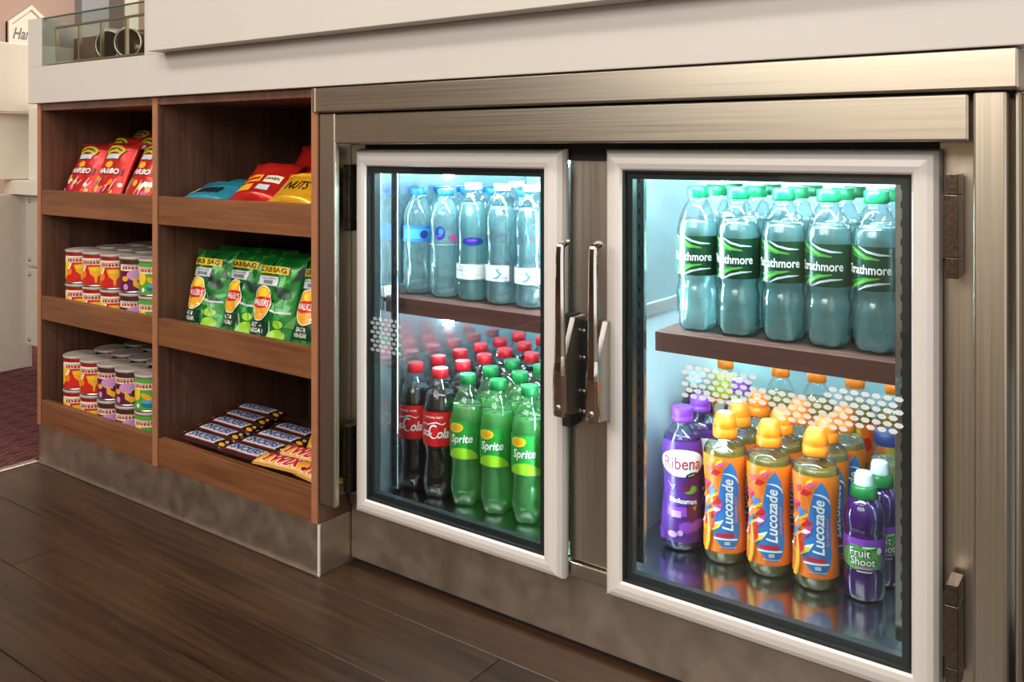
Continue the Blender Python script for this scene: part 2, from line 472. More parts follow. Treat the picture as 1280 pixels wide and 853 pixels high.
# ------------------------------------------------------------------ reception counter (white fascia, slab, glass showcase)
FY = -0.012
ctr = empty('reception_counter', (-1.2, 0, 0.87))
tag(ctr, 'white laminate reception counter front running above the snack shelves and fridge', 'counter')
def cpart(o): o.parent = ctr; o.matrix_parent_inverse = Matrix.Translation((1.2, 0, -0.87)); return o
XL = -2.2325
cpart(box('fascia', XL, 0.9, FY, 0.03, 0.8688, 0.957, M['laminate']))
cpart(box('fascia_end', XL, -2.166, FY, 0.03, 0.957, 1.073, M['laminate'], bev=0))
cpart(box('upper_fascia', -1.735, 0.9, FY, 0.03, 0.957, 1.25, M['laminate'], bev=0))
cpart(box('transaction_shelf', -1.664, 0.9, -0.05, FY, 0.957, 1.25, M['laminate'], bev=0.0012))
cpart(box('counter_base', XL + 0.002, 0.9, 0.03, 0.62, 0.872, 0.9, M['laminate'], bev=0))
cpart(box('end_panel', XL, XL + 0.02, 0.03, 0.62, 0.872, 1.073, M['laminate'], bev=0))

# glass showcase set into the counter
sc_ = empty('glass_showcase', (-1.95, 0.0, 0.957))
tag(sc_, 'small glass showcase set into the end of the white counter', 'showcase')
def spart(o): o.parent = sc_; o.matrix_parent_inverse = Matrix.Translation((1.95, 0, -0.957)); return o
spart(box('pane', -2.164, -1.737, FY + 0.001, FY + 0.007, 0.959, 1.07, M['green_glass'], bev=0))
spart(box('pane_edge', -2.164, -1.737, FY, FY + 0.008, 1.07, 1.0722, M['glass_edge'], bev=0))
spart(box('back', -2.208, -1.737, 0.088, 0.094, 0.957, 1.035, plain('showcase_back', srgb(104, 76, 60), 0.5, vary=0.2, scale=12), bev=0))
spart(box('tray', -2.164, -1.737, 0.0, 0.11, 0.957, 0.962, plain('showcase_tray', srgb(110, 84, 68), 0.4), bev=0))
M['brass'] = plain('pale_brass', srgb(198, 178, 140), 0.3, 0.8)
bm = bmesh.new(); frame_sweep(bm, -2.135, -1.742, 0.962, 1.05, [(0, 0.004), (0.004, 0.004), (0.004, 0.012), (0, 0.012)])
spart(link('frame', bm, M['brass']))
for X in (-2.03, -1.935, -1.835):
    spart(box('divider', X - 0.003, X + 0.003, 0.0045, 0.0115, 0.966, 1.046, M['brass'], bev=0))
for i, (X, Y) in enumerate(((-1.946, 0.047), (-1.868, 0.047))):
    t = empty('metal_cup', (X, Y, 0.9955), (R(90), 0, R(28)))
    tag(t, ['dark metal cup lying on its side in the glass showcase', 'browner metal cup at the inner end of the glass showcase'][i], 'cup', 'cups in the glass showcase')
    pr = [(0.012, -0.03), (0.026, -0.03), (0.028, -0.02), (0.029, 0.02), (0.033, 0.03), (0.030, 0.03), (0.026, 0.018), (0.024, -0.022), (0.003, -0.024)]
    lathe_obj('body', pr, plain('cup_metal' if i == 0 else 'cup_copper', srgb(64, 58, 56) if i == 0 else srgb(110, 80, 64), 0.22, 0.9), t, 28, None, True, True)
    bm = bmesh.new()
    ringp = [(0.030 * 1, 0.03), (0.0335, 0.031), (0.034, 0.029)]
    lathe(bm, ringp, 28, None, 0, False, False); link('rim', bm, M['screw'], t)

# ------------------------------------------------------------------ shelving cabinet
cab = empty('snack_cabinet', (-1.71, 0, 0))
tag(cab, 'walnut snack cabinet with two columns of three lipped open shelves on steel plinth', 'cabinet')
def kp(o): o.parent = cab; o.matrix_parent_inverse = Matrix.Translation((1.71, 0, 0)); return o
CX0, CX1, CD = -2.2105, -1.2125, 0.42
ZB, ZT = 0.0935, 0.868
kp(box('side_panel', CX0, CX0 + 0.018, 0.0, CD, ZB, ZT, M['wood_v']))
kp(box('side_panel', CX1 - 0.018, CX1, 0.0, CD, ZB, ZT, M['wood_v']))
kp(box('divider', -1.7245, -1.7045, 0.0, CD, ZB, ZT, M['wood_v']))
for x0, x1 in ((CX0, CX0 + 0.018), (CX1 - 0.018, CX1), (-1.7245, -1.7045)):
    kp(box('edge_band', x0 + 0.001, x1 - 0.001, -0.0012, 0.0, ZB, ZT, M['wood_e'], bev=0))
cols = ((CX0 + 0.018, -1.7245), (-1.7045, CX1 - 0.018))
for (x0, x1) in cols:
    kp(box('top_panel', x0, x1, 0.0, CD, ZT - 0.016, ZT, M['wood_v'], bev=0))
    kp(box('back_panel', x0, x1, CD - 0.012, CD, ZB, ZT - 0.016, M['wood_v'], bev=0))
    for zl, zt in ((0.6015, 0.6605), (0.3485, 0.4045), (0.0945, 0.153)):
        kp(box('shelf', x0, x1, 0.016, CD - 0.012, zl, zl + 0.009, M['wood_v'], bev=0))
        kp(box('shelf_lip', x0 + 0.0004, x1 - 0.0004, 0.0, 0.016, zl - 0.0005, zt, M['wood_h']))
kp(box('plinth', CX0 + 0.004, CX1, 0.002, 0.4, 0.0, ZB - 0.0005, M['steel_p'], bev=0.001))
kp(box('plinth_corner', CX1 - 0.003, CX1 + 0.0015, 0.0005, 0.004, 0.0, ZB - 0.001, M['alu'], bev=0.0005))
kp(box('floor_bead', CX0, CX1, -0.003, 0.002, 0.0, 0.004, M['screw'], bev=0.001))
# riser trays inside the two cubbies with piled goods
kp(box('riser', cols[1][0] + 0.002, cols[1][1] - 0.002, 0.018, 0.3, 0.1035, 0.134, M['wood_v'], bev=0))
kp(box('riser', cols[1][0] + 0.002, cols[1][1] - 0.002, 0.018, 0.34, 0.6105, 0.645, M['wood_v'], bev=0))

# ------------------------------------------------------------------ fridge
fr = empty('display_fridge', (-0.69, 0.3, 0))
tag(fr, 'stainless steel under-counter drinks fridge with two lit glass doors', 'fridge')
def fp(o): o.parent = fr; o.matrix_parent_inverse = Matrix.Translation((0.69, -0.3, 0)); return o
def rail(name, x0, x1, y0, y1, z0, z1, mat):
    return fp(box(name, x0, x1, y0, y1, z0, z1, mat, bev=0.003, seg=3))
rail('top_rail', -1.2120, -0.124, -0.008, 0.07, 0.8235, 0.868, M['steel_x'])
fp(box('rail_end', -1.2206, -1.2122, -0.008, -0.002, 0.8235, 0.868, M['steel_x'], bev=0.0015))
rail('second_rail', -1.1685, -0.1725, 0.0, 0.07, 0.768, 0.8205, M['steel_x'])
fp(box('rail_gap', -1.2, -0.13, 0.03, 0.07, 0.815, 0.825, M['gasket'], bev=0))
rail('post', -1.2105, -1.1705, 0.0, 0.012, 0.131, 0.822, M['steel_z'])
fp(box('cheek_liner', -1.2115, -1.2085, 0.012, 0.076, 0.131, 0.822, M['steel_z'], bev=0))
rail('post', -0.1685, -0.1362, 0.0, 0.09, 0.0, 0.822, M['steel_z'])
rail('end_post', -0.131, -0.1265, 0.02, 0.2, 0.0, 0.8225, M['steel_z'])
fp(box('end_panel', -0.1265, 0.25, 0.05, 0.09, 0.14, 0.8225, M['steel_z'], bev=0.002))
fp(box('end_panel_gap', -0.1265, 0.25, 0.06, 0.09, 0.0, 0.14, M['gasket'], bev=0))
# body shell
X0, X1, Y0, Y1, Z0, Z1 = -1.169, -0.215, 0.082, 0.58, 0.13, 0.742
fp(box('back_wall', X0 - 0.02, X1 + 0.02, Y1, Y1 + 0.02, 0.1, 0.76, plain('fridge_back_liner', srgb(150, 182, 190), 0.4, vary=0.05), bev=0))
fp(box('side_wall', X0 - 0.03, X0, Y0, Y1, 0.1, 0.768, M['liner'], bev=0))
fp(box('side_wall', X1, X1 + 0.045, Y0, Y1, 0.1, 0.768, M['liner'], bev=0))
fp(box('inner_roof', X0, X1, Y0, Y1, Z1, Z1 + 0.02, M['liner'], bev=0))
fp(box('inner_floor', X0, X1, Y0, Y1, Z0 - 0.02, Z0, M['steel_in'], bev=0))
fp(box('divider_wall', -0.712, -0.692, 0.1, Y1, Z0, Z1, plain('divider_liner', srgb(208, 224, 230), 0.35, vary=0.03), bev=0))
fp(box('mullion', -0.735, -0.642, 0.076, 0.1, 0.134, 0.748, M['steel_z'], bev=0.002))
fp(box('front_cheek', -1.2085, X0 + 0.012, 0.076, 0.1, 0.115, 0.768, M['steel_z'], bev=0.001))
fp(box('front_cheek', X1 - 0.012, -0.167, 0.074, 0.1, 0.0, 0.768, M['steel_z'], bev=0.001))
fp(box('header', X0, X1, 0.072, 0.1, 0.742, 0.7685, M['gasket'], bev=0.001))
fp(box('sill', -1.2085, X1 + 0.04, 0.07, 0.1, 0.11, 0.1325, M['steel_x'], bev=0.0015))
fp(box('plinth', -1.2105, -0.17, 0.078, 0.1, 0.009, 0.11, M['steel_p'], bev=0.001))
fp(box('plinth_shadow_gap', -1.2105, -0.17, 0.086, 0.1, 0.0, 0.01, M['gasket'], bev=0))  # black strip standing in for the shadow gap under the plinth
# floor lip inside
fp(box('floor_lip', X0, X1, Y0 + 0.002, Y0 + 0.02, Z0, Z0 + 0.006, M['steel_in'], bev=0.002))
# slotted uprights, shelves, lamps, added fill strips
def upright(x, y, parts=True):
    o = fp(box('shelf_upright', x - 0.008, x + 0.008, y - 0.004, y + 0.004, Z0 + 0.02, Z1 - 0.01, M['steel_in'], bev=0.001))
    bm = bmesh.new()
    for k in range(24):
        z = Z0 + 0.05 + k * 0.023
        bx(bm, x - 0.0013, x + 0.0013, y - 0.0043, y - 0.0038, z, z + 0.009)
    s = link('upright_slots', bm, M['darkmetal']); s.parent = o
    s['kind'] = 'stuff'
for x in (-1.118, -0.742, -0.625, -0.262): upright(x, 0.098)
ZS = 0.489
for x0, x1 in ((-1.162, -0.735), (-0.612, -0.262)):
    fp(box('shelf', x0, x1, 0.13, 0.5, ZS - 0.014, ZS, M['wood_shelf'], bev=0))
    fp(box('shelf_apron', x0, x1, 0.118, 0.13, ZS - 0.029, ZS, M['wood_shelf'], bev=0.001))
fp(box('shelf_bracket', -0.6915, -0.684, 0.12, 0.5, ZS - 0.004, ZS + 0.016, M['alu'], bev=0.001))
fp(box('shelf_bracket', -1.1685, -1.1625, 0.12, 0.5, ZS - 0.004, ZS + 0.016, M['alu'], bev=0.001))
def led(x0, x1, y0, y1, z0, z1, m='led'): return fp(box('led_or_fill_strip', x0, x1, y0, y1, z0, z1, M[m], bev=0))
led(-0.690, -0.682, 0.560, 0.572, 0.700, 0.735)
led(-0.690, -0.682, 0.560, 0.572, 0.385, 0.455)
led(-1.1685, -1.1605, 0.300, 0.312, 0.705, 0.735)
led(-1.1685, -1.1605, 0.300, 0.312, 0.405, 0.455)
led(-0.7205, -0.7125, 0.103, 0.109, 0.15, 0.45)
led(-0.7205, -0.7125, 0.103, 0.118, 0.50, 0.73)
led(-0.6915, -0.6875, 0.103, 0.107, 0.15, 0.45)
led(-0.6915, -0.6835, 0.103, 0.122, 0.50, 0.73)
led(-1.1685, -1.1655, 0.104, 0.108, 0.50, 0.73, 'led_soft')
led(-1.14, -0.74, 0.540, 0.556, 0.7355, 0.7415, 'led_soft')  # hidden strips along the roof back, added to brighten the bottles from behind
led(-0.67, -0.24, 0.540, 0.556, 0.7355, 0.7415, 'led_soft')
led(-1.14, -0.74, 0.482, 0.498, 0.4695, 0.4748, 'fill_dim')  # hidden under the shelf back, added to light the lower rear
led(-0.60, -0.28, 0.482, 0.498, 0.4695, 0.4748, 'fill_dim')
led(-1.08, -0.76, 0.112, 0.124, 0.7355, 0.7415)  # hidden behind the header, added to even out the interior light
led(-0.60, -0.28, 0.112, 0.124, 0.7355, 0.7415)
led(-1.08, -0.76, 0.131, 0.141, 0.4705, 0.4748)  # added fill behind the shelf apron for the lower bottles
led(-0.58, -0.28, 0.131, 0.141, 0.4705, 0.4748)

# doors
M['dots'] = plain('white_hex_dots', srgb(236, 240, 242), 0.5, vary=0.02)
M['dots'].node_tree.nodes['Principled BSDF'].inputs['Alpha'].default_value = 0.88
M['dots_faint'] = plain('faint_hex_dots', srgb(220, 230, 236), 0.5, vary=0.02)
M['dots_faint'].node_tree.nodes['Principled BSDF'].inputs['Alpha'].default_value = 0.4
def door(x0, x1, side, ang=0.0):
    z0, z1 = 0.1145, 0.757
    hx = x0 if side == 'L' else x1
    root = empty('door', (hx, 0.075, z0)); fp(root)
    root.rotation_euler = (0, 0, R(ang))
    def dp(o):
        o.parent = root; o.matrix_parent_inverse = Matrix.Translation((-hx, -0.075, -z0)); return o
    bm = bmesh.new()
    frame_sweep(bm, x0, x1, z0, z1, [(0.004, 0.070), (-0.002, 0.066), (-0.003, 0.058), (-0.001, 0.050), (0.004, 0.0435), (0.010, 0.041), (0.018, 0.040), (0.025, 0.041), (0.0275, 0.044), (0.0275, 0.070)])
    o = dp(link('door_frame', bm, M['alu']))
    bm = bmesh.new(); frame_sweep(bm, x0, x1, z0, z1, [(0.0270, 0.0445), (0.0310, 0.0455), (0.0310, 0.0700), (0.0270, 0.0700)])
    dp(link('gasket', bm, M['gasket']))
    bm = bmesh.new(); frame_sweep(bm, x0, x1, z0, z1, [(0.031, 0.052), (0.040, 0.052), (0.040, 0.064), (0.031, 0.064)])
    dp(link('spacer_bar', bm, M['spacer']))
    bm = bmesh.new(); bx(bm, x0 + 0.028, x1 - 0.028, 0.047, 0.051, z0 + 0.028, z1 - 0.028)
    dp(link('pane', bm, M['pane']))
    bm = bmesh.new(); frame_sweep(bm, x0, x1, z0, z1, [(0.006, 0.070), (0.03, 0.070), (0.03, 0.0755), (0.006, 0.0755)])
    dp(link('seal', bm, M['gasket']))
    # band of white hexagon dots on the pane
    bm = bmesh.new()
    rng = random.Random(3)
    px, pz = 0.0128, 0.0078
    rows = 8
    for r_ in range(rows):
        z = 0.4075 + r_ * pz
        x = (x0 + 0.04 if side == 'L' else -0.53) + (r_ % 2) * px / 2
        xe = (x0 + 0.105 if side == 'L' else x1 - 0.036)
        while x < xe:
            edge = (0.4215 if x < -0.41 else 0.4135) + 0.006 * math.sin(x * 40) if side == 'R' else 0.40
            top = 0.4075 + (rows - 1) * pz - (0.012 if math.sin(x * 31 + 1) > 0.2 else 0)
            if edge <= z <= top:
                vs_ = [bm.verts.new((x + 0.0056 * math.cos(R(60 * k)), 0.0467, z + 0.0034 * math.sin(R(60 * k)))) for k in range(6)]
                bm.faces.new(vs_)
            x += px
    d = dp(link('hex_dots', bm, M['dots' if side == 'R' else 'dots_faint'])); d['kind'] = 'stuff'
    # handle: base plate with screw, long bar rising and leaning out, bent top
    hx_ = (x1 + 0.0295) if side == 'L' else (x0 + 0.0055)
    w = 0.0075
    path = [(-0.001, 0.375), (-0.001, 0.382), (-0.002, 0.40), (-0.003, 0.435), (-0.001, 0.462), (-0.001, 0.53), (-0.001, 0.59), (0.0, 0.614), (0.003, 0.6215), (0.018, 0.6255)]
    wid = [0.0095, 0.0105, 0.0105, 0.0098, 0.0082, 0.0072, 0.0066, 0.0062, 0.006, 0.006]
    fine = [(path[0], wid[0])]
    for i in range(len(path) - 1):
        p0, p1, p2, p3 = path[max(i - 1, 0)], path[i], path[i + 1], path[min(i + 2, len(path) - 1)]
        for s_ in (0.25, 0.5, 0.75, 1.0):
            q = tuple(0.5 * (2 * p1[k] + (p2[k] - p0[k]) * s_ + (2 * p0[k] - 5 * p1[k] + 4 * p2[k] - p3[k]) * s_ ** 2 + (3 * p1[k] - p0[k] - 3 * p2[k] + p3[k]) * s_ ** 3) for k in (0, 1))
            fine.append((q, wid[i] + (wid[i + 1] - wid[i]) * s_))
    path = [q for q, _ in fine]; wid = [q for _, q in fine]
    bm = bmesh.new(); rings = []
    for i, (y, z) in enumerate(path):
        a = path[max(i - 1, 0)]; b = path[min(i + 1, len(path) - 1)]
        ty, tz = b[0] - a[0], b[1] - a[1]; l = math.hypot(ty, tz); ny, nz = tz / l, -ty / l
        t = 0.0035; ww = wid[i]
        ring = []
        for sx, sn in ((-1, -0.2), (-0.55, -1), (0.55, -1), (1, -0.2), (1, 1), (-1, 1)):
            ring.append(bm.verts.new((hx_ + sx * ww, y + ny * t * sn, z + nz * t * sn)))
        rings.append(ring)
    for a, b in zip(rings, rings[1:]):
        for i in range(6): bm.faces.new((a[i], a[(i + 1) % 6], b[(i + 1) % 6], b[i]))
    bm.faces.new(rings[0]); bm.faces.new(rings[-1])
    hd = dp(link('handle', bm, M['chrome']))
    # bracket plate between handle and stile
    bm = bmesh.new()
    a = [(0.002, 0.376), (0.066, 0.366), (0.066, 0.512), (0.034, 0.512), (0.006, 0.45)]
    va = [bm.verts.new((hx_ - 0.004, y, z)) for y, z in a]; vb = [bm.verts.new((hx_ + 0.004, y, z)) for y, z in a]
    bm.faces.new(va); bm.faces.new(vb[::-1])
    for i in range(5): bm.faces.new((va[i], va[(i + 1) % 5], vb[(i + 1) % 5], vb[i]))
    dp(link('handle_bracket', bm, M['screw']))
    bm = bmesh.new(); lathe(bm, [(0.0045, 0), (0.0045, 0.0015), (0.0035, 0.0025), (0.001, 0.0025)], 14)
    o = link('screw', bm, M['screw']); o.rotation_euler = (R(90), 0, 0); o.location = (hx_, -0.0045, 0.388)
    o.parent = root; o.matrix_parent_inverse = Matrix.Translation((-hx, -0.075, -z0))
    if side == 'L':
        pl = dp(box('lock_plate', x1 + 0.0035, x1 + 0.018, 0.046, 0.073, 0.345, 0.512, M['gasket'], bev=0.0005))
    # hinges: three stacked blocks
    for zt in (0.7315, 0.2655 if side == 'R' else 0.262):
        if side == 'R': xa, xb = x1 + 0.0105, x1 + 0.0245
        else: xa, xb = x0 - 0.028, x0 - 0.012
        ya, yb = (0.03, 0.066) if side == 'R' else (0.04, 0.066)
        hb = zt - 0.119
        h = dp(box('hinge', xa, xb, ya, yb, hb + 0.024, zt - 0.024, M['darkmetal'], bev=0.0008))
        dp(box('hinge_cap', xa + 0.0005, xb, ya + 0.001, yb, zt - 0.0235, zt, M['darkmetal'], bev=0.0008))
        dp(box('hinge_cap', xa + 0.0005, xb, ya + 0.001, yb, hb, hb + 0.0235, M['darkmetal'], bev=0.0008))
        if side == 'R': dp(box('hinge_arm', x1 - 0.001, xa, 0.058, 0.066, hb + 0.02, zt - 0.024, M['darkmetal'], bev=0))
        else: dp(box('hinge_arm', xb, x0 + 0.001, 0.058, 0.066, hb + 0.02, zt - 0.024, M['darkmetal'], bev=0))
    return root
door(-1.165, -0.7325, 'L', 0.0)
door(-0.6535, -0.2125, 'R', 0.0)
# lock hardware on the mullion
lk = fp(box('lock_body', -0.706, -0.686, 0.055, 0.0755, 0.362, 0.506, M['gasket'], bev=0.001))
for z in (0.37, 0.40, 0.45, 0.49):
    bm = bmesh.new(); lathe(bm, [(0.003, 0), (0.003, 0.001), (0.001, 0.0015)], 10)
    o = link('screw', bm, M['screw']); o.rotation_euler = (R(90), 0, 0); o.location = (-0.696, 0.0545, z); o.parent = lk
    o.matrix_parent_inverse = lk.matrix_world.inverted()
#@@BOTTLES
# ------------------------------------------------------------------ desk, sign, pillar at the far end
struct(box('wall_left', -5.3, -5.2, -2.9, 2.7, -0.03, 2.7, M['wall_paint'], None, 0))
pil = empty('pillar', (-5.1, 1.75, 0))
tag(pil, 'grey painted pillar against the pink wall above the glass showcase', 'pillar')
pil['kind'] = 'structure'
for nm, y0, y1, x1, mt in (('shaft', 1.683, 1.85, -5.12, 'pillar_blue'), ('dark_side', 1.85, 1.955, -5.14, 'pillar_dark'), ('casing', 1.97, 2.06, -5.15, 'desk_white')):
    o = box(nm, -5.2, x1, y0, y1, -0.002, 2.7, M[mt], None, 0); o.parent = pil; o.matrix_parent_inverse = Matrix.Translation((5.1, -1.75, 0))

dk = empty('reception_desk', (-3.1, 0.5, 0))
tag(dk, 'white reception desk standing on the burgundy carpet beyond the snack cabinet', 'desk')
def kd(o): o.parent = dk; o.matrix_parent_inverse = Matrix.Translation((3.1, -0.5, 0)); return o
M['desk_grey'] = plain('desk_grey', srgb(196, 188, 174), 0.5, vary=0.03)
kd(box('upper_panel', -3.20, -3.15, -0.6, 1.4, 0.885, 1.118, M['desk_white'], bev=0.003))
kd(box('inner_panel', -3.26, -3.205, -0.6, 1.4, 0.655, 0.885, M['desk_white'], bev=0.002))
kd(box('lower_panel', -3.30, -3.205, -0.6, 0.47, -0.002, 0.60, M['desk_grey'], bev=0.002))
kd(box('worktop', -3.26, -2.4, 0.40, 1.0, 0.603, 0.652, M['desk_white'], bev=0.003))
kd(box('side_box', -3.13, -2.4, 0.42, 0.9, 0.652, 0.90, M['desk_white'], bev=0.003))
for z0, z1 in ((0.09, 0.352), (0.362, 0.602)):
    d = kd(box('door', -3.16, -2.4, 0.425, 0.45, z0, z1, M['desk_grey'], bev=0.002))
    for z in (z0 + 0.02, z1 - 0.02):
        bm = bmesh.new(); lathe(bm, [(0.007, 0), (0.006, 0.004), (0.001, 0.005)], 12)
        o = link('fixing', bm, M['screw']); o.rotation_euler = (R(90), 0, 0); o.location = (-3.13, 0.425, z)
        o.parent = d; o.matrix_parent_inverse = Matrix.Translation((3.1, -0.5, 0)).inverted() @ Matrix.Translation((3.1, -0.5, 0))
kd(box('desk_plinth', -3.16, -2.4, 0.47, 0.5, -0.002, 0.09, M['desk_grey'], bev=0))

# house-shaped wall sign with script lettering, on the wall facing +x
sg = empty('wall_sign', (-5.2, 1.35, 1.3))
tag(sg, 'white house-shaped sign with grey script lettering on the pink wall', 'sign')
YC = 1.418
def on_wall(d):
    def fn(x, y, eps): return (-5.2 + d + eps, YC + x, y)
    return fn
def house(w, z0, z1, zp): return [(-w, z0), (w, z0), (w, z1), (0, zp), (-w, z1)]
def wall_solid(name, outer, inner, d0, d1, mat):
    bm = bmesh.new(); n = len(outer)
    A = [bm.verts.new((-5.2 + d1, YC + p[0], p[1])) for p in outer]; A0 = [bm.verts.new((-5.2 + d0, YC + p[0], p[1])) for p in outer]
    if inner:
        B = [bm.verts.new((-5.2 + d1, YC + p[0], p[1])) for p in inner]; B0 = [bm.verts.new((-5.2 + d0, YC + p[0], p[1])) for p in inner]
        for i in range(n):
            j = (i + 1) % n
            bm.faces.new((A[i], A[j], B[j], B[i])); bm.faces.new((A0[i], A0[j], A[j], A[i])); bm.faces.new((B0[i], B0[j], B[j], B[i]))
    else:
        bm.faces.new(A)
        for i in range(n): bm.faces.new((A0[i], A0[(i + 1) % n], A[(i + 1) % n], A[i]))
    o = link(name, bm, mat); o.parent = sg; o.matrix_parent_inverse = Matrix.Translation((5.2, -1.35, -1.3)); return o
M['sign_white'] = plain('sign_white', srgb(238, 226, 210), 0.5, vary=0.02)
wall_solid('board', house(0.125, 1.25, 1.466, 1.570), None, 0.0, 0.02, M['sign_white'])
wall_solid('border', house(0.125, 1.25, 1.466, 1.570), house(0.106, 1.275, 1.455, 1.545), 0.0, 0.035, M['sign_white'])
bm = bmesh.new()
lay(bm, text2d('Hampton', 0.015, 1.395, 0.085, shear=0.35, bold=0.02, width=0.225), on_wall(0.021), 0.0005, 0, 0.05)
o = link('lettering', bm, INK['grey'], norm=False); o.parent = sg; o.matrix_parent_inverse = Matrix.Translation((5.2, -1.35, -1.3))

# ------------------------------------------------------------------ drinks
def cyl(r0, z0, z1, r1=None, edge=0.0012):
    r1 = r0 if r1 is None else r1
    return [(r0 - edge, z0), (r0, z0 + edge), (r1, z1 - edge), (r1 - edge, z1)]
def ribs(n, amp): return lambda a, z: 1 + amp * (1 if int(a / (2 * math.pi) * n * 2 + 0.5) % 2 else -1)
def petal(zmax, n=5, amp=0.16):
    def f(a, z):
        if z >= zmax: return 1.0
        k = 1 - z / zmax
        return 1 - amp * k * (0.5 + 0.5 * math.cos(n * a))
    return f
def crinkle(zs, n=5, amp=0.03):
    def f(a, z): return 1 + amp * math.sin(n * a + z * 60) * (1 if z < zs else 0)
    return f
def combine(*fs):
    def f(a, z):
        v = 1.0
        for g in fs: v *= g(a, z)
        return v
    return f

MAT = {}
MAT['clear'] = plastic_clear('clear_plastic', (0.97, 0.99, 0.99, 1), (0.72, 0.80, 0.82, 1), (0.8, 0.9, 0.92, 1), 0.01, 0.1, 1.1, 0.25, 90, 0.0, 1.4)
MAT['water'] = plastic_clear('water_bottle', (0.93, 0.995, 0.995, 1), (0.36, 0.76, 0.78, 1), (0.52, 0.96, 0.96, 1), 0.32, 0.4, 1.25, 0.9, 42, 0.0, 3.0)
MAT['water2'] = plastic_clear('ribbed_water_bottle', (0.94, 0.99, 1.0, 1), (0.40, 0.76, 0.86, 1), (0.60, 0.95, 1.0, 1), 0.30, 0.4, 1.25, 1.0, 48, 0.0, 3.0)
MAT['cola'] = plain('cola', srgb(26, 12, 10), 0.08, vary=0.2, coat=0.6)
MAT['sprite'] = plastic_clear('lime_soda', (0.74, 1.0, 0.68, 1), (0.22, 0.80, 0.28, 1), (0.38, 1.0, 0.42, 1), 0.42, 0.5, 1.2, 0.8, 60)
MAT['sprite_neck'] = plastic_clear('green_clear', (0.85, 0.99, 0.85, 1), (0.40, 0.80, 0.46, 1), (0.5, 0.9, 0.5, 1), 0.05, 0.1, 1.1, 0.2)
MAT['energy'] = plastic_clear('amber_drink', (0.80, 0.66, 0.14, 1), (0.50, 0.40, 0.06, 1), (0.80, 0.62, 0.08, 1), 0.45, 0.2, 1.15, 0.4)
MAT['purple_drink'] = plain('purple_drink', srgb(56, 20, 86), 0.10, vary=0.15, coat=0.6)
MAT['dark_plum'] = plain('plum_drink', srgb(48, 18, 40), 0.10, vary=0.15, coat=0.6)
MAT['yellow_drink'] = plain('yellow_drink', srgb(222, 226, 30), 0.15, vary=0.05, coat=0.5)
MAT['juice'] = plastic_clear('pale_juice', (0.75, 0.72, 0.36, 1), (0.50, 0.48, 0.2, 1), (0.72, 0.70, 0.36, 1), 0.5, 0.2, 1.15, 0.3)
CAPM = {k: plain('cap_' + k, srgb(*c), 0.4, vary=0.05) for k, c in dict(red=(200, 24, 40), green=(10, 122, 74), deepgreen=(14, 110, 52), blue=(36, 120, 200), white=(226, 234, 238),
        purple=(120, 52, 170), orange=(246, 130, 24), navy=(30, 50, 100), clear=(210, 220, 216), lightblue=(150, 200, 230)).items()}

def facing(x, y, off=0): return math.atan2(-x, y - CAMY) + R(off)

def build_bottle(name, prof, capprof, capmat, body, drink=None, fill=None, prints=None, Rn=0.031, mod=None, n=28, capribs=36, clip=None, extra=None, neckmat=None, step=0.005):
    t = empty(name)
    bm = bmesh.new(); lathe(bm, prof, n, mod, 0, True, True)
    link('body', bm, body, t)
    if drink:
        dp_ = [(max(r - 0.0012, 0.0006), z + (0.001 if i == 0 else 0)) for i, (r, z) in enumerate(prof) if z < fill]
        dp_.append((interp(prof, fill) - 0.0012, fill))
        bm = bmesh.new(); lathe(bm, dp_, n, mod, 0, True, True)
        link('drink', bm, drink, t)
    bm = bmesh.new(); lathe(bm, capprof, capribs * 2, ribs(capribs, 0.012), 0, True, True)
    link('cap', bm, capmat, t)
    if extra: extra(t)
    if prints:
        print_obj('label', prints, on_lathe(prof, Rn), t, step, clip=clip)
    return t

first = {}
def place(key, x, y, z, rot, label, cat, group):
    src = PROTO[key]
    if key not in first: first[key] = 1; o = src
    else: o = copy_tree(src)
    o.location = (x, y, z); o.rotation_euler = (0, 0, rot)
    tag(o, label, cat, group)
    return o
PROTO = {}

# --- cola
pc = smooth_prof([(0.012, 0.0), (0.024, 0.001), (0.0295, 0.010), (0.0312, 0.026), (0.0295, 0.048), (0.0275, 0.066), (0.0285, 0.085), (0.0308, 0.097), (0.0310, 0.125), (0.0310, 0.156),
                  (0.0300, 0.166), (0.0255, 0.184), (0.0185, 0.199), (0.0135, 0.206), (0.0128, 0.215)], 3)
Wl = 0.031
colaC = [stroke([(x * 1.0, y) for x, y in arcpts(-0.0265, 0.122, 0.008, 0.0115, 50, 320, 14)], [0.0008] + [0.0030] * 10 + [0.0018, 0.0012, 0.0008, 0.0008]),
         stroke([(x, y) for x, y in arcpts(0.0045, 0.122, 0.0085, 0.0115, 50, 320, 14)], [0.0008] + [0.0030] * 10 + [0.0018, 0.0012, 0.0008, 0.0008]),
         stroke([(-0.022, 0.133), (-0.016, 0.136), (-0.008, 0.134), (0.0, 0.137), (0.009, 0.139), (0.02, 0.135), (0.026, 0.138)], [0.0005, 0.0016, 0.002, 0.0018, 0.002, 0.0016, 0.0005])]
cola_prints = [('red', rc(-0.096, 0.096, 0.096, 0.157))]
cola_prints += [('white', c) for c in colaC]
cola_prints += [('white', text2d('oca', -0.0118, 0.1185, 0.0105, shear=0.3, bold=0.02, width=0.019)), ('white', rc(-0.0015, 0.0015, 0.118, 0.120)),
                ('white', text2d('ola', 0.0215, 0.1195, 0.0175, shear=0.3, bold=0.02, width=0.021)), ('white', ell(0.0345, 0.1125, 0.0012, 0.0012, 8)),
                ('white', text2d('ORIGINAL TASTE', 0.004, 0.148, 0.0035, width=0.034)),
                ('white', rc(0.042, 0.050, 0.100, 0.150))]
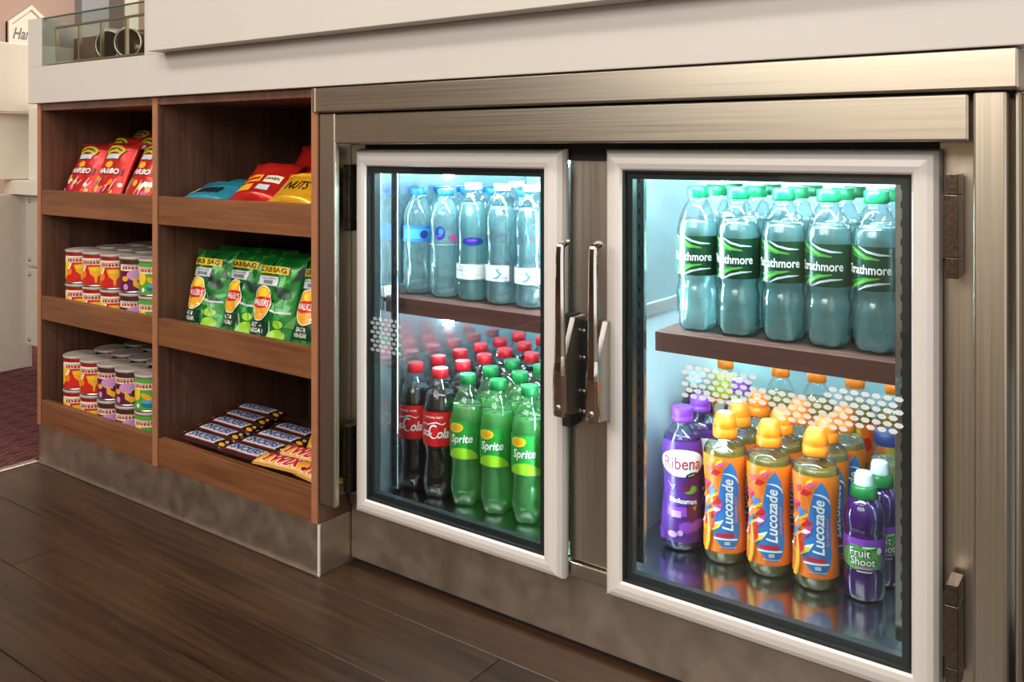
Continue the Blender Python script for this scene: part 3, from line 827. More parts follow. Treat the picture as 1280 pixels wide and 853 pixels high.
for k in range(7): cola_prints.append(('grey', rc(0.0435, 0.0485, 0.103 + k * 0.0065, 0.106 + k * 0.0065)))
PROTO['cola'] = build_bottle('cola_bottle', pc, cyl(0.0147, 0.2125, 0.230), CAPM['red'], MAT['clear'], MAT['cola'], 0.187, cola_prints, Wl, petal(0.028, 5, 0.22))
PROTO['cola_plain'] = build_bottle('cola_bottle', pc, cyl(0.0147, 0.2125, 0.230), CAPM['red'], MAT['clear'], MAT['cola'], 0.187, [('red', rc(-0.096, 0.096, 0.096, 0.157))], Wl, petal(0.02), 20, 18)
# --- lemon-lime soda
sp_pr = [('green', rc(-0.096, 0.096, 0.086, 0.148)),
         ('lime', pg(*[(x, y) for x, y in arcpts(-0.002, 0.086, 0.030, 0.020, 0, 180, 16)])), ('yellow', ell(-0.014, 0.140, 0.0155, 0.0085, 20, 0.15)), ('gold', ell(-0.014, 0.140, 0.012, 0.006, 18, 0.15)),
         ('green', rc(-0.034, 0.02, 0.1482, 0.152)),
         ('leaf', stroke([(0.02, 0.146), (0.022, 0.135), (0.030, 0.128), (0.023, 0.120), (0.022, 0.108)], 0.0012)),
         ('white', text2d('Sprite', -0.003, 0.1195, 0.019, shear=0.25, bold=0.02, width=0.042, rot=0.06)),
         ('darkgreen', rc(0.034, 0.052, 0.089, 0.146))]
for k in range(8): sp_pr.append(('lime', rc(0.037, 0.049, 0.093 + k * 0.0062, 0.0955 + k * 0.0062)))
ps = smooth_prof([(0.012, 0.0), (0.024, 0.001), (0.0300, 0.010), (0.0318, 0.028), (0.0305, 0.046), (0.0290, 0.066), (0.0300, 0.080), (0.0312, 0.090), (0.0312, 0.120), (0.0312, 0.150),
                  (0.0295, 0.165), (0.0240, 0.186), (0.0175, 0.199), (0.0135, 0.205), (0.0128, 0.215)], 3)
PROTO['soda'] = build_bottle('lime_soda_bottle', ps, cyl(0.0147, 0.2115, 0.2285), CAPM['deepgreen'], MAT['sprite_neck'], MAT['sprite'], 0.176, sp_pr, 0.0312, combine(petal(0.030, 5, 0.24), lambda a, z: 1 + (0.012 * math.sin(a * 6 + z * 220) if 0.03 < z < 0.08 else 0)))
# --- sparkling water with dark green label
st_pr = [('darkgreen', rc(-0.096, 0.096, 0.084, 0.142))]
for s, zc in ((1, 0.113), (-1, 0.113)):
    st_pr.append(('leaf', stroke([(-0.030, zc + s * 0.030), (-0.016, zc + s * 0.022), (0.0, zc + s * 0.0145), (0.016, zc + s * 0.012)], [0.003, 0.005, 0.0045, 0.0015])))
    st_pr.append(('silver', stroke([(-0.012, zc + s * 0.029), (0.0, zc + s * 0.0225), (0.014, zc + s * 0.019), (0.030, zc + s * 0.018)], [0.001, 0.003, 0.003, 0.001])))
    st_pr.append(('green', stroke([(-0.04, zc + s * 0.020), (-0.02, zc + s * 0.0175), (0.0, zc + s * 0.0115)], [0.002, 0.0025, 0.001])))
st_pr += [('white', text2d('Strathmore', 0.0, 0.112, 0.0125, bold=0.015, width=0.062)), ('white', rc(-0.062, -0.045, 0.09, 0.136))]
for k in range(6): st_pr.append(('darkgreen', rc(-0.060, -0.047, 0.094 + k * 0.0065, 0.0965 + k * 0.0065)))
pst = smooth_prof([(0.012, 0.001), (0.024, 0.002), (0.0300, 0.008), (0.0308, 0.022), (0.0302, 0.040), (0.0310, 0.056), (0.0284, 0.072), (0.0300, 0.081), (0.0308, 0.088), (0.0308, 0.115), (0.0308, 0.143),
                   (0.0300, 0.155), (0.0255, 0.172), (0.0185, 0.187), (0.0140, 0.193), (0.0132, 0.200)], 3)
PROTO['still'] = build_bottle('sparkling_water_bottle', pst, cyl(0.0160, 0.1975, 0.2145), CAPM['green'], MAT['clear'], MAT['water'], 0.166, st_pr, 0.031, combine(petal(0.030, 5, 0.26), lambda a, z: 1 + ((0.025 * math.sin(a * 5 + 1) + 0.012 * math.sin(z * 620)) if z < 0.070 else 0)))
# water surface disc makes the fill line
# --- three kinds of still water
pw = smooth_prof([(0.012, 0.001), (0.023, 0.002), (0.0280, 0.008), (0.0290, 0.018), (0.0282, 0.030), (0.0290, 0.042), (0.0282, 0.054), (0.0290, 0.066), (0.0282, 0.078), (0.0290, 0.092), (0.0285, 0.12),
                  (0.0290, 0.140), (0.0270, 0.156), (0.0200, 0.172), (0.0140, 0.180), (0.0130, 0.187)], 3)
wa_pr = [('navy', ell(-0.010, 0.118, 0.010, 0.0125, 20)), ('blue', ell(-0.008, 0.121, 0.005, 0.006, 14)), ('pink', ell(0.016, 0.108, 0.0065, 0.0062, 16)), ('silver', rc(-0.088, 0.088, 0.0965, 0.0975)), ('violet', ell(-0.011, 0.113, 0.006, 0.0018, 12)), ('pink', ell(0.034, 0.110, 0.003, 0.005, 12))]
PROTO['water_a'] = build_bottle('water_bottle', pw, cyl(0.0150, 0.1845, 0.197), CAPM['blue'], MAT['water2'], None, None, wa_pr, 0.029, crinkle(0.09, 6, 0.02))
wd_pr = [('blue', rc(-0.088, 0.088, 0.098, 0.128)), ('sky', rc(-0.03, 0.03, 0.104, 0.122)), ('navy', ell(0.012, 0.112, 0.008, 0.008, 16))]
PROTO['water_d'] = build_bottle('water_bottle', pw, cyl(0.0150, 0.1845, 0.197), CAPM['blue'], MAT['water2'], None, None, wd_pr, 0.029, crinkle(0.09, 6, 0.02))
pwb = smooth_prof([(0.012, 0.001), (0.024, 0.002), (0.0285, 0.008), (0.0300, 0.020), (0.0295, 0.034), (0.0300, 0.040), (0.0300, 0.066), (0.0296, 0.074), (0.0285, 0.100), (0.0300, 0.130),
                   (0.0290, 0.150), (0.0240, 0.172), (0.0165, 0.188), (0.0135, 0.193), (0.0130, 0.200)], 3)
wb_pr = [('silver', rc(-0.093, 0.093, 0.040, 0.067)), ('white', rc(-0.040, 0.030, 0.0415, 0.0655)), ('grey', rc(0.030, 0.042, 0.040, 0.067)), ('grey', text2d('HARROGATE', -0.010, 0.056, 0.0055, width=0.040)),
         ('silver', rc(-0.03, 0.018, 0.0475, 0.0485)), ('grey', text2d('water', -0.016, 0.062, 0.003)), ('navy', ell(0.006, 0.107, 0.020, 0.0075, 20)), ('violet', ell(0.004, 0.109, 0.010, 0.002, 14))]
PROTO['water_b'] = build_bottle('water_bottle', pwb, cyl(0.0150, 0.1975, 0.2095), CAPM['white'], MAT['clear'], MAT['water'], 0.176, wb_pr, 0.030, crinkle(0.036, 7, 0.03))
wc_pr = [('silver', rc(-0.093, 0.093, 0.042, 0.070)), ('white', rc(-0.026, 0.018, 0.0435, 0.0685)), ('blue', stroke([(0.004, 0.067), (-0.004, 0.061), (0.003, 0.055), (-0.002, 0.049), (-0.012, 0.046)], [0.001, 0.005, 0.006, 0.004, 0.001])),
         ('grey', rc(0.018, 0.034, 0.042, 0.070)), ('navy', rc(0.004, 0.014, 0.0500, 0.0512)), ('navy', rc(0.004, 0.014, 0.0470, 0.0482)), ('navy', rc(0.006, 0.012, 0.0445, 0.0455))]
PROTO['water_c'] = build_bottle('water_bottle', pwb, cyl(0.0150, 0.1975, 0.2095), CAPM['white'], MAT['clear'], MAT['water2'], 0.172, wc_pr, 0.030, combine(crinkle(0.036, 5, 0.02), lambda a, z: 1 + (0.02 * math.sin(a * 3 + z * 160) if 0.075 < z < 0.16 else 0)))

# --- blackcurrant drink: full purple sleeve, white oval
pr_ = smooth_prof([(0.014, 0.0), (0.026, 0.001), (0.0315, 0.010), (0.0325, 0.030), (0.0315, 0.060), (0.0285, 0.095), (0.0290, 0.115), (0.0315, 0.140), (0.0310, 0.160), (0.0270, 0.178), (0.0185, 0.190), (0.0140, 0.195), (0.0135, 0.203)], 3)
rb = [('purple', rc(-0.0985, 0.0985, 0.016, 0.172))]
rng = random.Random(5)
for k in range(13):
    x, y = rng.uniform(-0.06, 0.06), rng.choice((0.026, 0.045, 0.066, 0.094)) + rng.uniform(-0.006, 0.006)
    rb.append(('violet' if k % 2 else 'plum', ell(x, y, rng.uniform(0.007, 0.012), rng.uniform(0.007, 0.012), 16)))
    if k % 4 == 0: rb.append(('leaf', pg((x, y), (x + 0.008, y + 0.005), (x + 0.005, y - 0.006))))
rb += [('violet', rc(-0.026, 0.004, 0.058, 0.072)), ('lavender', rc(-0.018, -0.004, 0.056, 0.066)),
       ('leaf', ell(0.012, 0.098, 0.011, 0.006, 14, 0.2)), ('plum', ell(0.004, 0.102, 0.008, 0.007, 14)), ('lavender', stroke([(-0.026, 0.110), (-0.020, 0.103), (-0.014, 0.106), (-0.018, 0.098)], 0.002)),
       ('white', ell(-0.002, 0.140, 0.0345, 0.0215, 26)), ('maroon', text2d('Ribena', -0.002, 0.140, 0.0195, bold=0.012, width=0.056)),
       ('black', ell(0.012, 0.1215, 0.0095, 0.0042, 14, 0.25)), ('white', text2d('blackcurrant', 0.0, 0.0815, 0.0075, bold=0.015, width=0.042, rot=-0.08)),
       ('white', text2d('new', 0.012, 0.1215, 0.003, rot=0.25)), ('lavender', ell(-0.016, 0.030, 0.007, 0.005, 12)), ('lavender', ell(-0.005, 0.033, 0.004, 0.0045, 12))]
PROTO['ribena'] = build_bottle('blackcurrant_drink_bottle', pr_, [(0.0163, 0.198), (0.0168, 0.200), (0.0168, 0.2055), (0.0158, 0.2065), (0.0164, 0.208), (0.0164, 0.2190), (0.0150, 0.2205)], CAPM['purple'], MAT['clear'], MAT['purple_drink'], 0.182, rb, 0.0315)
# --- orange energy drink: blue panel, splashes, tall sports cap
pl_ = smooth_prof([(0.016, 0.0), (0.027, 0.001), (0.0315, 0.008), (0.0325, 0.020), (0.0315, 0.050), (0.0290, 0.085), (0.0295, 0.110), (0.0318, 0.140), (0.0325, 0.158), (0.0310, 0.170), (0.0240, 0.180), (0.0165, 0.184), (0.0155, 0.190)], 3)
lz = [('orange', rc(-0.0985, 0.0985, 0.020, 0.164))]
lz.append(('blue', pg(*([(-0.022, 0.050), (-0.014, 0.036), (-0.004, 0.028), (0.008, 0.026), (0.017, 0.034), (0.022, 0.055), (0.022, 0.085), (0.021, 0.120), (0.015, 0.142), (0.006, 0.158), (-0.004, 0.146), (-0.010, 0.12), (-0.016, 0.085)]))))
rng = random.Random(11)
for k in range(30):
    y = rng.uniform(0.055, 0.158); xc = -0.026 + rng.uniform(-0.010, 0.012) + (0.008 if y > 0.13 else 0)
    l = rng.uniform(0.006, 0.015); a = rng.uniform(0.2, 1.1); w = rng.uniform(0.003, 0.008)
    c = ('yellow', 'red', 'gold', 'white', 'orange', 'red', 'blue', 'pink')[k % 8]
    dx, dy = math.cos(a) * l, math.sin(a) * l
    lz.append((c, pg((xc - dx, y - dy), (xc - dy * w / l, y + dx * w / l), (xc + dx, y + dy), (xc + dy * w / l * 0.6, y - dx * w / l * 0.6))))
lz += [('red', ell(-0.024, 0.062, 0.007, 0.008, 14)), ('gold', stroke([(-0.030, 0.020), (-0.026, 0.035), (-0.0255, 0.055), (-0.029, 0.08)], [0.006, 0.006, 0.005, 0.002])),
       ('white', text2d('Lucozade', 0.0015, 0.094, 0.0150, shear=0.25, bold=0.02, width=0.078, rot=R(90))),
       ('white', stroke(arcpts(-0.002, 0.124, 0.018, 0.017, 100, 8, 10), [0.0005, 0.0012, 0.002, 0.0024, 0.0024, 0.0024, 0.002, 0.0018, 0.0014, 0.001, 0.0005])),
       ('orange', text2d('ENERGY', 0.0135, 0.088, 0.0036, bold=0.01, width=0.040, rot=R(90))),
       ('red', rc(-0.014, 0.010, 0.0455, 0.0510)), ('white', rc(-0.017, 0.014, 0.0415, 0.0440)), ('silver', rc(-0.003, 0.004, 0.0345, 0.0395)), ('silver', rc(-0.010, 0.012, 0.0305, 0.0315))]
PROTO['energy'] = build_bottle('energy_drink_bottle', pl_, [(0.0178, 0.187), (0.0185, 0.188), (0.0183, 0.200), (0.0168, 0.2015), (0.0176, 0.203), (0.0165, 0.213), (0.0125, 0.222), (0.0110, 0.224)], CAPM['orange'], MAT['clear'], MAT['energy'], 0.172, lz, 0.0315, step=0.006)
# --- kids' drink: purple bottle with green collar and clear spout
pf = smooth_prof([(0.014, 0.0), (0.024, 0.001), (0.0272, 0.008), (0.0275, 0.030), (0.0262, 0.042), (0.0272, 0.052), (0.0278, 0.075), (0.0270, 0.088), (0.0262, 0.094), (0.0275, 0.104), (0.0270, 0.118), (0.0220, 0.132), (0.0155, 0.139), (0.0150, 0.142)], 3)
fs = [('violet', rc(-0.085, 0.085, 0.046, 0.088)), ('leaf', pg((-0.030, 0.048), (-0.012, 0.044), (0.010, 0.049), (0.026, 0.046), (0.030, 0.062), (0.022, 0.070), (0.024, 0.078), (0.004, 0.074), (-0.016, 0.079), (-0.024, 0.072), (-0.032, 0.068))),
      ('black', text2d('Fruit', -0.004, 0.0695, 0.0135, bold=0.07, width=0.030)), ('black', text2d('Shoot', 0.000, 0.0575, 0.0135, bold=0.07, width=0.036)),
      ('white', text2d('Fruit', -0.004, 0.0695, 0.0115, bold=0.015, width=0.0275)), ('white', text2d('Shoot', 0.000, 0.0575, 0.0115, bold=0.015, width=0.033)),
      ('lavender', rc(-0.010, 0.012, 0.0465, 0.0495)), ('white', ell(0.022, 0.073, 0.004, 0.005, 10)), ('white', rc(-0.008, 0.012, 0.0425, 0.0440))]
def spout(t):
    bm = bmesh.new(); lathe(bm, [(0.0135, 0.155), (0.0132, 0.158), (0.0118, 0.170), (0.0105, 0.1735), (0.006, 0.1745)], 36, ribs(18, 0.02)); link('spout', bm, CAPM['clear'], t)
PROTO['kids'] = build_bottle('fruit_drink_bottle', pf, [(0.0175, 0.139), (0.0180, 0.141), (0.0172, 0.1535), (0.0145, 0.156)], CAPM['deepgreen'], MAT['purple_drink'], None, None, fs, 0.0275, extra=spout)
# --- juice with wide navy cap; yellow drink; dark drink with pale label; orange-capped energy bottle at the back
pj = smooth_prof([(0.016, 0.0), (0.027, 0.001), (0.0300, 0.010), (0.0300, 0.120), (0.0285, 0.145), (0.0215, 0.168), (0.0195, 0.175), (0.0190, 0.182)], 3)
PROTO['juice'] = build_bottle('juice_bottle', pj, cyl(0.0215, 0.1795, 0.199), CAPM['navy'], MAT['clear'], MAT['juice'], 0.155, [('teal', rc(-0.094, 0.094, 0.045, 0.095)), ('orange', ell(0.0, 0.072, 0.020, 0.012, 18)), ('white', rc(-0.03, 0.03, 0.05, 0.054))], 0.030)
py = smooth_prof([(0.014, 0.0), (0.025, 0.001), (0.0290, 0.010), (0.0300, 0.060), (0.0300, 0.150), (0.0280, 0.180), (0.0200, 0.205), (0.0140, 0.216), (0.0130, 0.225)], 3)
PROTO['yellow'] = build_bottle('yellow_drink_bottle', py, cyl(0.0147, 0.2215, 0.238), CAPM['orange'], MAT['clear'], MAT['yellow_drink'], 0.208, [('orange', rc(-0.094, 0.094, 0.128, 0.172)), ('cream', ell(0.0, 0.150, 0.022, 0.018, 20)), ('white', rc(-0.094, 0.094, 0.166, 0.169))], 0.030)
PROTO['dark'] = build_bottle('plum_drink_bottle', py, cyl(0.0147, 0.2215, 0.238), CAPM['lightblue'], MAT['clear'], MAT['dark_plum'], 0.208, [('silver', rc(-0.094, 0.094, 0.105, 0.168)), ('lime', rc(-0.010, 0.010, 0.115, 0.160)), ('white', rc(0.012, 0.028, 0.110, 0.164))], 0.030)
PROTO['orangecap'] = build_bottle('orange_soda_bottle', py, cyl(0.0160, 0.2195, 0.238), CAPM['orange'], MAT['clear'], MAT['energy'], 0.190, [('orange', rc(-0.094, 0.094, 0.10, 0.165)), ('yellow', pg((-0.01, 0.105), (0.015, 0.115), (0.008, 0.158), (-0.02, 0.150))), ('red', ell(0.02, 0.13, 0.010, 0.012, 14))], 0.030)

ORD = ['first', 'second', 'third', 'fourth', 'fifth', 'sixth', 'seventh', 'eighth']
ROW = ['front', 'second', 'third', 'fourth', 'fifth', 'sixth', 'seventh']
# left fridge, lower floor: six columns
Zf = 0.1305
colx = [-1.134, -1.069, -1.0035, -0.937, -0.870, -0.803]
for r_ in range(6):
    for c_ in range(6):
        x = colx[c_] + random.uniform(-0.0008, 0.0008); y = 0.163 + r_ * 0.0665 + random.uniform(-0.0008, 0.0008)
        if c_ == 0: y += 0.004
        green = c_ >= 2 and r_ <= (2 if c_ < 4 else 3)
        colname = ORD[c_]
        if green:
            place('soda', x, y, Zf, facing(x, y, -12 + random.uniform(-6, 6)), 'green lemon-lime soda bottle, %s row, %s of four green columns from the cola' % (ROW[r_], ORD[c_ - 2]), 'bottle', 'lemon-lime sodas on the fridge floor')
        else:
            place('cola' if r_ < 2 else 'cola_plain', x, y, Zf, facing(x, y, -34 + random.uniform(-6, 6)), 'dark cola bottle with red cap, %s row, %s column from the hinge side' % (ROW[r_], colname), 'bottle', 'colas on the fridge floor')
# left fridge, shelf
WK = ['water_d', 'water_a', 'water_b', 'water_c', 'water_c']
WD = dict(water_a='clear water bottle with blue cap and round blue print', water_b='clear water bottle with white cap and pale paper label', water_c='clear water bottle with white cap and blue swirl label', water_d='clear water bottle with blue cap and wide blue label')
ZS2 = ZS + 0.0004
wcx = [-1.132, -1.066, -1.001, -0.936, -0.874, -0.752]
for r_ in range(3):
    for c_ in range(5):
        x = wcx[c_] + random.uniform(-0.001, 0.001); y = 0.176 + r_ * 0.0665
        kd_ = WK[c_] if r_ == 0 else (WK[c_] if r_ % 2 == 0 else ('water_a' if c_ < 4 else 'water_b'))
        if c_ == 0 and r_ == 0: kd_ = 'water_d'
        place(kd_, x, y, ZS2, facing(x, y, (-8 if c_ > 1 else 0) + random.uniform(-5, 5)), '%s, %s row, %s column' % (WD[kd_], ROW[r_], ORD[c_]), 'bottle', 'still waters on the fridge shelf')
# right fridge, shelf: five columns of sparkling water
sx = [-0.566, -0.502, -0.437, -0.3735, -0.310]
for r_ in range(3):
    for c_ in range(5):
        x = sx[c_] + random.uniform(-0.001, 0.001); y = 0.170 + r_ * 0.067
        place('still', x, y, ZS2, facing(x, y, -20 + random.uniform(-5, 5)), 'sparkling water bottle with green cap and label, %s row, %s from the door handle' % (ROW[r_], ORD[c_]), 'bottle', 'sparkling waters on the fridge shelf')
# right fridge, floor
G = 'soft drinks on the fridge floor'
def pl(key, x, y, off, label): place(key, x, y, Zf, facing(x, y, off), label, 'bottle', G)
pl('ribena', -0.6195, 0.228, 4, 'purple blackcurrant drink bottle with white oval label, standing in front')
pl('ribena', -0.620, 0.298, 14, 'second purple blackcurrant drink bottle, right behind the front one')
pl('ribena', -0.606, 0.440, 5, 'third purple blackcurrant drink bottle, half hidden behind two others')
ex = [-0.5470, -0.4775, -0.4085]
for c_ in range(3):
    for r_ in range(3):
        x = ex[c_] + (-0.006 if r_ == 1 else 0); y = 0.226 + r_ * 0.070
        pl('energy', x, y, 4 if r_ == 0 else 20, 'orange energy drink bottle with sports cap, %s row, %s from the purple bottle' % (ROW[r_], ORD[c_]))
pl('kids', -0.3425, 0.232, -4, 'small purple fruit drink with green collar and clear spout, standing in front')
pl('kids', -0.3355, 0.290, 12, 'small dark fruit drink with green collar, behind the front one')
pl('juice', -0.3400, 0.360, 0, 'pale juice bottle with a wide navy cap behind the fruit drinks')
for c_ in range(4):
    x = (-0.560, -0.495, -0.430, -0.365)[c_]; y = 0.510
    pl('orangecap', x, y, 0, 'tall orange-capped bottle in the back row, %s from the lit corner' % ORD[c_])
pl('yellow', -0.6605, 0.500, 0, 'tall bright yellow drink bottle by the dividing wall')
pl('dark', -0.6600, 0.372, 10, 'dark plum drink bottle with pale label beside the dividing wall')
# ------------------------------------------------------------------ snacks
def bag_surface(w, h, t, seed, wr=0.25, ends=0.10, px=2.4, py=1.6):
    """front sheet of a filled bag: x across, y up, returns outward bulge"""
    def bulge(x, y):
        u = min(1, abs(2 * x / w)); v = y / h * 2 - 1
        e = max(0.0, 1 - max(0, (abs(v) - (1 - 2 * ends)) / (2 * ends)))
        core = max(0, 1 - u ** px) * (e ** 0.8)
        nz = noise.noise(Vector((x * 38 + seed * 7.1, y * 26, seed * 3.3))) + 0.5 * noise.noise(Vector((x * 90 + seed, y * 70, seed)))
        radial = noise.noise(Vector((x * 120, seed * 5, 1.7))) * (abs(v) ** 4) * 0.8
        return t * (core * (1 + wr * nz * 0.6) + 0.12 * radial * (1 - u ** 6))
    return bulge

def make_bag(name, w, h, t, seed, foil, prints, nx=16, ny=20, crimp=None, taper=0.05, wr=0.35, step=0.005, ends=0.10, px=2.4, flat=0):
    bu = bag_surface(w, h, t, seed, wr, ends, px)
    def outline(x, y):
        v = abs(y / h * 2 - 1)
        return x * (1 - taper * (1 - v ** 2))
    root = empty(name)
    bm = bmesh.new(); G = {}
    for s in (-1, 1):
        for j in range(ny + 1):
            for i in range(nx + 1):
                x = -w / 2 + w * i / nx; y = h * j / ny
                if s == 1 and (i in (0, nx)): G[(s, i, j)] = G[(-1, i, j)]; continue
                b = bu(x, y) if s == -1 else bu(-x, y) * 0.8
                G[(s, i, j)] = bm.verts.new((outline(x, y), s * (b + 0.0004), y))
    for s in (-1, 1):
        for j in range(ny):
            for i in range(nx):
                q = [G[(s, i, j)], G[(s, i + 1, j)], G[(s, i + 1, j + 1)], G[(s, i, j + 1)]]
                if s == 1: q.reverse()
                f = bm.faces.new(q); f.smooth = True
    bm.normal_update()
    link('wrapper', bm, foil, root, norm=False)
    if crimp:
        for y0, y1 in ((0.0, 0.010), (h - 0.010, h)):
            bm = bmesh.new(); k = 10
            vs_ = []
            for i in range(k * 2 + 1):
                x = -w / 2 + w * i / (2 * k); zg = 0.0012 if i % 2 else 0.0
                vs_.append((bm.verts.new((outline(x, y0), -0.0016, y0 + (zg if y0 == 0 else 0))), bm.verts.new((outline(x, y1), -0.0016, y1 - (zg if y0 else 0)))))
            for a, b in zip(vs_, vs_[1:]): bm.faces.new((a[0], b[0], b[1], a[1]))
            r = bmesh.ops.extrude_face_region(bm, geom=list(bm.faces))
            bmesh.ops.translate(bm, verts=[v for v in r['geom'] if isinstance(v, bmesh.types.BMVert)], vec=(0, 0.0032, 0))
            link('crimp', bm, crimp, root)
    def grid(x, y):
        fi = (x / w + 0.5) * nx; fj = y / h * ny
        i = min(max(int(fi), 0), nx - 1); j = min(max(int(fj), 0), ny - 1); a = fi - i; b = fj - j
        g = lambda ii, jj: bu(-w / 2 + w * ii / nx, h * jj / ny)
        return g(i, j) * (1 - a) * (1 - b) + g(i + 1, j) * a * (1 - b) + g(i, j + 1) * (1 - a) * b + g(i + 1, j + 1) * a * b
    def fn(x, y, eps): return (outline(x, y), -(grid(x, y) + 0.0004 + eps), y)
    if prints: print_obj('print', prints, fn, root, step, 0.0010, 0.00022, clip=(-w / 2, w / 2, 0.0, h), flat=flat)
    return root

def foilmat(name, c, rough=0.28, metal=0.35):
    return plain(name, srgb(*c), rough, metal, 0.10, 40, coat=0.25, bumpy=0.25)
FO = dict(red=foilmat('sweet_bag_foil', (206, 44, 40)), green=foilmat('crisp_bag_foil', (28, 124, 48)), blue=foilmat('nut_bag_blue', (56, 160, 190)), red2=foilmat('nut_bag_red', (196, 36, 30)), yellow=foilmat('nut_bag_yellow', (232, 172, 36)),
          brown=foilmat('bar_brown', (58, 30, 26)), gold=foilmat('bar_gold', (214, 160, 66)))

def put(o, loc, lean=0, rz=0, label=None, cat=None, group=None, ry=0):
    o.location = loc; o.rotation_euler = (R(lean), R(ry), R(rz)); tag(o, label, cat, group); return o

# sweets: three shingled rows of red bags leaning back in the top cubby by the desk
def sweet_prints(seed):
    rg = random.Random(seed); p = []
    for k in range(16):
        x, y = rg.uniform(-0.05, 0.05), rg.uniform(0.008, 0.062)
        p.append((('cream', 'orange', 'gold', 'white', 'redfoil', 'pink', 'tan', 'deepred')[k % 8], ell(x, y, rg.uniform(0.005, 0.011), rg.uniform(0.004, 0.009), 10, rg.uniform(0, 3))))
    for k in range(5):
        x = rg.uniform(-0.05, 0.05); p.append(('white', stroke([(x, rg.uniform(0.02, 0.05)), (x + 0.008, rg.uniform(0.05, 0.07))], 0.0016)))
    p += [('gold', ell(-0.036, 0.066, 0.013, 0.009, 14)), ('gold', ell(-0.004, 0.102, 0.014, 0.008, 14)), ('deepred', rc(-0.045, 0.046, 0.078, 0.094)),
          ('white', text2d('HARIBO', 0, 0.0855, 0.0135, shear=0.1, bold=0.03, width=0.072)), ('silver', rc(-0.026, 0.022, 0.116, 0.128)),
          ('olive', stroke(arcpts(0, 0.10, 0.046, 0.042, 130, 50, 8), 0.017)), ('brown', stroke(arcpts(0, 0.10, 0.046, 0.042, 122, 58, 8), 0.004))]
    return p
SB = [make_bag('sweet_bag', 0.122, 0.165, 0.018, 20 + k, FO['red'], sweet_prints(k), crimp=FO['red'], flat=21) for k in range(3)]
zs0 = 0.6106
names = ['nearest the desk', 'in the middle', 'nearest the divider']
for r_ in range(3):
    for c_ in range(3):
        i = r_ * 3 + c_
        o = SB[c_] if r_ == 0 else copy_tree(SB[(c_ + r_) % 3])
        put(o, (-2.122 + c_ * 0.127 + (0.012 if r_ == 1 else 0.004 * r_), 0.040 + r_ * 0.055, zs0 + 0.012 + r_ * 0.026), -26 - 5 * r_ + random.uniform(-2, 2), random.uniform(-3, 6),
            'red bag of gummy sweets leaning in the %s row, %s' % (['front', 'middle', 'rear'][r_], names[c_]), 'sweet bag', 'red sweet bags in the top cubby')

# snack tubes
def tube_proto(key, body, lidc):
    pr = [(0.0345, 0.0), (0.0362, 0.0005), (0.0362, 0.003), (0.0352, 0.0038), (0.0352, 0.0735), (0.0362, 0.0745), (0.0362, 0.0752)]
    t = empty('snack_tube')
    bm = bmesh.new(); lathe(bm, pr, 28); link('can', bm, M['screw'], t)
    bm = bmesh.new(); lathe(bm, [(0.0366, 0.0752), (0.0369, 0.0757), (0.0369, 0.0798), (0.0360, 0.0806), (0.033, 0.0806), (0.0325, 0.0798)], 28); link('lid', bm, MAT_LID, t)
    W = 0.0352 * math.pi
    p = [(body, rc(-W + 0.0005, W - 0.0005, 0.0042, 0.0732))]
    if key == 'red':
        p += [('deepred', rc(-W + 0.001, W - 0.001, 0.0665, 0.0732)), ('yellow', pg((-0.06, 0.008), (-0.044, 0.012), (-0.030, 0.03), (-0.026, 0.062), (-0.05, 0.064), (-0.07, 0.05))),
              ('cream', pg((-0.050, 0.052), (0.028, 0.050), (0.032, 0.066), (-0.046, 0.0665))),
              ('gold', pg((-0.018, 0.046), (0.014, 0.047), (0.010, 0.030), (0.004, 0.022), (0.003, 0.010), (-0.001, 0.010), (-0.002, 0.022), (-0.012, 0.030))),
              ('yellow', ell(-0.002, 0.041, 0.011, 0.005, 14)), ('orange', ell(-0.030, 0.030, 0.008, 0.010, 14)), ('white', stroke([(-0.024, 0.050), (-0.028, 0.040), (-0.034, 0.036)], 0.004)),
              ('redfoil', ell(-0.018, 0.014, 0.012, 0.008, 14)), ('lavender', ell(0.024, 0.016, 0.005, 0.006, 12))]
        tx = 'maroon'
    elif key == 'purple':
        p += [('brown', rc(-W + 0.001, W - 0.001, 0.0655, 0.0732)), ('cream', pg((-0.044, 0.050), (0.028, 0.048), (0.032, 0.062), (-0.042, 0.064))), ('lavender', ell(-0.002, 0.040, 0.022, 0.012, 18)),
              ('gold', stroke([(-0.008, 0.034), (-0.004, 0.020), (0.006, 0.014), (0.016, 0.018)], [0.004, 0.012, 0.013, 0.006])), ('brown', ell(0.012, 0.030, 0.008, 0.006, 12)), ('gold', ell(-0.028, 0.032, 0.008, 0.006, 12)), ('lavender', ell(-0.026, 0.014, 0.006, 0.007, 12))]
        tx = 'maroon'
    else:
        p += [('leaf', rc(-W + 0.001, W - 0.001, 0.0665, 0.0732)), ('yellow', ell(-0.03, 0.040, 0.012, 0.016, 16)), ('cream', pg((-0.046, 0.050), (0.028, 0.048), (0.030, 0.062), (-0.044, 0.064))), ('gold', ell(-0.004, 0.034, 0.013, 0.006, 14, -0.5)),
              ('teal', ell(0.0, 0.018, 0.015, 0.008, 16)), ('sky', ell(0.0, 0.023, 0.014, 0.004, 16)), ('green', ell(0.022, 0.040, 0.010, 0.012, 14)), ('white', ell(-0.024, 0.014, 0.004, 0.005, 10))]
        tx = 'red'
    for k in range(8):   # unreadable row of letter-like marks
        x = -0.034 + k * 0.0072; p.append((tx, rc(x, x + 0.0048, 0.0530 + 0.0004 * (k % 3), 0.0585 + 0.0006 * (k % 2))))
    for k in range(10):
        x = -0.032 + k * 0.0056; p.append(('grey', rc(x, x + 0.0034, 0.0600, 0.0622)))
    print_obj('label', p, on_lathe(pr, 0.0352), t, 0.006, 0.0003, 0.0001)
    return t
